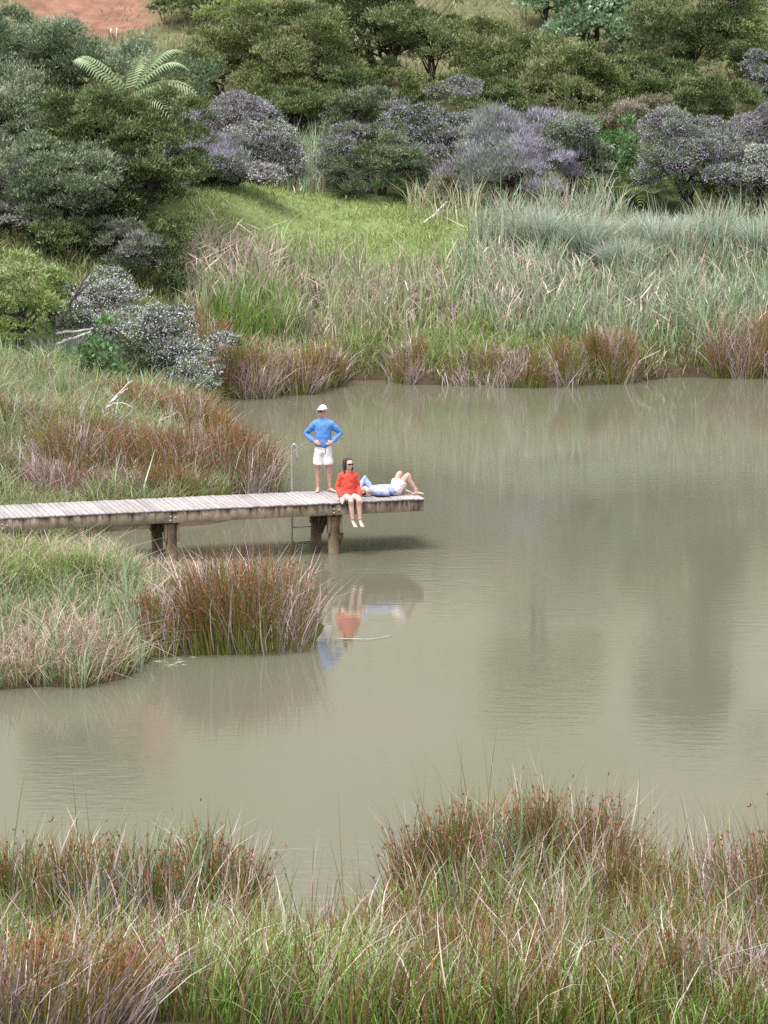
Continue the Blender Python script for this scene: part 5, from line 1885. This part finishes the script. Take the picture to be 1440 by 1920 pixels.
def woman():
    p = dk((797 - 653) / 88.2 / math.cos(TH), 0.0)
    root = thing("person", "woman in red sweater and sunglasses sitting on the jetty edge with legs hanging down", "person", tuple(p), R(10), "people on the jetty")
    root.scale = (1.07, 1.07, 1.09)
    S = Soup()
    add = lambda vt: S.add(*vt)
    add(loft([(0, .19, .06), (0, .185, .14), (0, .17, .27), (0, .145, .40), (0, .13, .50), (0, .13, .565)], (.165, .165, .125, .140, .155, .085), (.115, .115, .09, .10, .09, .07)))
    add(loft([(.0, .13, .54), (.004, .115, .60), (.008, .10, .66)], (.054, .047, .048), (.054, .05, .05)))
    HM = frame((.012, .085, .735), R(22), R(2))
    head_parts(S, HM, .95)
    for sg in (-1, 1):
        hip = np.array([sg * .085 + .0, .17, .085])
        kn = np.array([.005, -.205, .075]) if sg < 0 else np.array([.165, -.205, .08])
        an = np.array([.04, -.175, -.335]) if sg < 0 else np.array([.19, -.18, -.335])
        mid = hip * .5 + kn * .5
        calf = kn * .66 + an * .34 + [0, .022, 0]
        low = kn * .22 + an * .78
        add(loft([hip, mid, kn + [0, .05, .002]], (.088, .080, .062), (.078, .072, .060), (1, 0, 0)))
        add(loft([kn + [0, .03, .01], kn + [0, .0, -.03], calf, low, an], (.056, .054, .054, .040, .034), (.050, .052, .056, .042, .038), (1, 0, 0)))
        toe = an + (np.array([.045, -.155, -.125]) if sg < 0 else np.array([.03, -.165, -.12]))
        foot(S, an, None, toe, (0, -.35, .94), .92)
    for sg in (-1, 1):
        sh = np.array([sg * .138, .135, .50])
        el = np.array([-.205, .17, .265]) if sg < 0 else np.array([.212, .17, .265])
        wr = np.array([-.15, .02, .065]) if sg < 0 else np.array([.232, .02, .065])
        add(loft([sh, sh * .5 + el * .5, el, el * .5 + wr * .5, wr], (.046, .041, .035, .034, .025), (.048, .042, .036, .034, .022), (0, 1, 0)))
        hand(S, wr, (.01 * -sg, -.85, -.42), (0, -.35, -.9), (-sg, 0, 0), .75, .93)
    fuse("body", S, .0105, M_SKIN2, root, 3)
    S = Soup()
    S.add(*loft([(0, .175, .095), (0, .17, .15), (0, .165, .26), (0, .145, .40), (0, .132, .485), (.0, .125, .545), (.002, .12, .59)], (.155, .170, .152, .145, .142, .108, .062), (.140, .150, .138, .130, .118, .09, .066), cap=.15))
    for sg in (-1, 1):
        sh = np.array([sg * .130, .135, .500])
        el = np.array([-.205, .17, .265]) if sg < 0 else np.array([.212, .17, .265])
        wr = np.array([-.155, .032, .085]) if sg < 0 else np.array([.232, .032, .085])
        S.add(*loft([(sg * .06, .13, .535), sh, sh * .5 + el * .5, el, el * .5 + wr * .5, wr * .85 + el * .15, wr], (.06, .070, .058, .052, .052, .048, .038), (.065, .074, .062, .054, .052, .047, .036), (0, 1, 0), cap=.2))
    fuse("sweater", S, .013, M_RED, root, 3, .008, 5)
    S = Soup()
    S.add(*loft([(0, .19, .055), (0, .185, .16)], (.178, .172), (.135, .125), cap=.1))
    for sg in (-1, 1):
        hip = np.array([sg * .085, .19, .088])
        kn = np.array([.005, -.205, .075]) if sg < 0 else np.array([.165, -.205, .08])
        S.add(*loft([hip, hip * .62 + kn * .38], (.098, .100), (.088, .088), (1, 0, 0), cap=.05))
    fuse("shorts", S, .014, M_NAVY, root, 2, .004, 6)
    hair_cap(HM, root, .175, .012, M_HAIR)
    lens_set(HM, root, .95)
    lips(HM, root, .95)


def lying():
    p = dk((797 - 739) / 88.0 / math.cos(TH) - .17, .60)
    root = thing("person", "person in pale blue shirt and white shorts lying on their back with knees raised", "person", tuple(p), TH, "people on the jetty")
    S = Soup()
    add = lambda vt: S.add(*vt)
    Y = (0, 1, 0)
    add(loft([(.04, 0, .115), (-.06, 0, .112), (-.18, 0, .105), (-.34, 0, .115), (-.46, 0, .112), (-.53, 0, .105)], (.165, .162, .135, .155, .165, .09), (.105, .10, .085, .105, .09, .06), Y))
    add(loft([(-.50, 0, .10), (-.57, 0, .105), (-.62, 0, .11)], (.055, .05, .05), (.055, .05, .05), Y))
    # head lies on the far hand; face up, turned a little to the viewer
    HM = Matrix.Translation((-.70, .01, .125)) @ Matrix.Rotation(R(26), 4, 'X') @ Matrix.Rotation(R(-90), 4, 'Z') @ Matrix.Rotation(R(-78), 4, 'X')
    head_parts(S, HM, .97)
    for sg in (-1, 1):
        hip = np.array([.03, sg * .09, .115])
        kn = np.array([.285, -.10, .455]) if sg < 0 else np.array([.165, .12, .475])
        an = np.array([.455, -.12, .085]) if sg < 0 else np.array([.27, .13, .085])
        mid = hip * .5 + kn * .5
        calf = kn * .66 + an * .34 + [-.022, 0, -.01]
        low = kn * .22 + an * .78
        add(loft([hip, mid, kn * .9 + hip * .1], (.090, .080, .062), (.092, .080, .062), Y))
        add(loft([kn * .97 + hip * .03, kn * .9 + an * .1, calf, low, an], (.056, .054, .054, .040, .035), (.056, .054, .058, .043, .040), Y))
        foot(S, an, None, an + np.array([.185, -.02 * (1 if sg < 0 else 0), -.067]))
    # far arm: elbow up, hand under the head
    sh, el, wr = np.array([-.475, .165, .125]), np.array([-.60, .235, .385]), np.array([-.745, .145, .135])
    add(loft([sh, sh * .5 + el * .5, el, el * .5 + wr * .5, wr], (.048, .043, .036, .036, .026), (.048, .043, .036, .036, .024), Y))
    hand(S, wr, (.05, -.8, -.45), (0, 0, 1), (1, 0, 0), .3, .95)
    # near arm along the side, hand on the belly
    sh2, el2, wr2 = np.array([-.475, -.165, .12]), np.array([-.205, -.255, .085]), np.array([-.225, -.10, .235])
    add(loft([sh2, sh2 * .5 + el2 * .5, el2, el2 * .5 + wr2 * .5, wr2], (.048, .043, .036, .036, .026), (.048, .043, .036, .036, .024), (0, 0, 1)))
    hand(S, wr2, (-.05, .9, .10), (0, -.1, -1), (-1, 0, 0), .25, .95)
    fuse("body", S, .0105, M_SKIN3, root, 3)
    S = Soup()
    S.add(*loft([(.02, 0, .125), (-.06, 0, .125), (-.18, 0, .12), (-.34, 0, .125), (-.45, 0, .12), (-.52, 0, .11), (-.55, 0, .108)], (.178, .185, .178, .182, .186, .115, .075), (.118, .120, .112, .122, .108, .085, .07), Y, cap=.15))
    for A, B, W in ((sh, el, wr), (sh2, el2, wr2)):
        W2 = W * .86 + B * .14
        S.add(*loft([A, A * .5 + B * .5, B, B * .5 + W2 * .5, W2], (.074, .066, .058, .054, .044), (.074, .066, .058, .054, .042), Y if A is sh else (0, 0, 1), cap=.2))
    fuse("shirt", S, .013, M_PALE, root, 3, .009, 8)
    S = Soup()
    S.add(*loft([(-.06, 0, .118), (.02, 0, .118), (.07, 0, .118)], (.172, .182, .175), (.112, .116, .115), Y, cap=.2))
    for sg in (-1, 1):
        hip = np.array([.03, sg * .09, .120])
        kn = np.array([.285, -.10, .455]) if sg < 0 else np.array([.165, .12, .475])
        S.add(*loft([hip, hip * .45 + kn * .55], (.104, .116), (.104, .116), Y, cap=.05))
    fuse("shorts", S, .014, M_WHITE, root, 2, .009, 9)
    # cap pushed back on the head
    V, T = ell((0, .016, .045), (.088, .104, .088))
    V[:, 2] = np.maximum(V[:, 2], .048)
    cp = obj("cap", mesh_np("cap", xf(HM, V), T, None, M_CAP, True), root)
    # short dark hair below the cap
    S = Soup()
    V, T = ell((0, .028, .012), (.082, .092, .085))
    V[:, 1] = np.maximum(V[:, 1], -.012)
    S.add(xf(HM, V), T)
    obj("hair", S.mesh("hair", M_HAIR, True), root)
    lips(HM, root, .97)
    for sg in (-1, 1):
        V, T = ell((sg * .032, -.083, .008), (.012, .006, .005), 8)
        obj("eye", mesh_np("eye", xf(HM, V * .97), T, None, M_HAIR, True), root)


man()
woman()
lying()
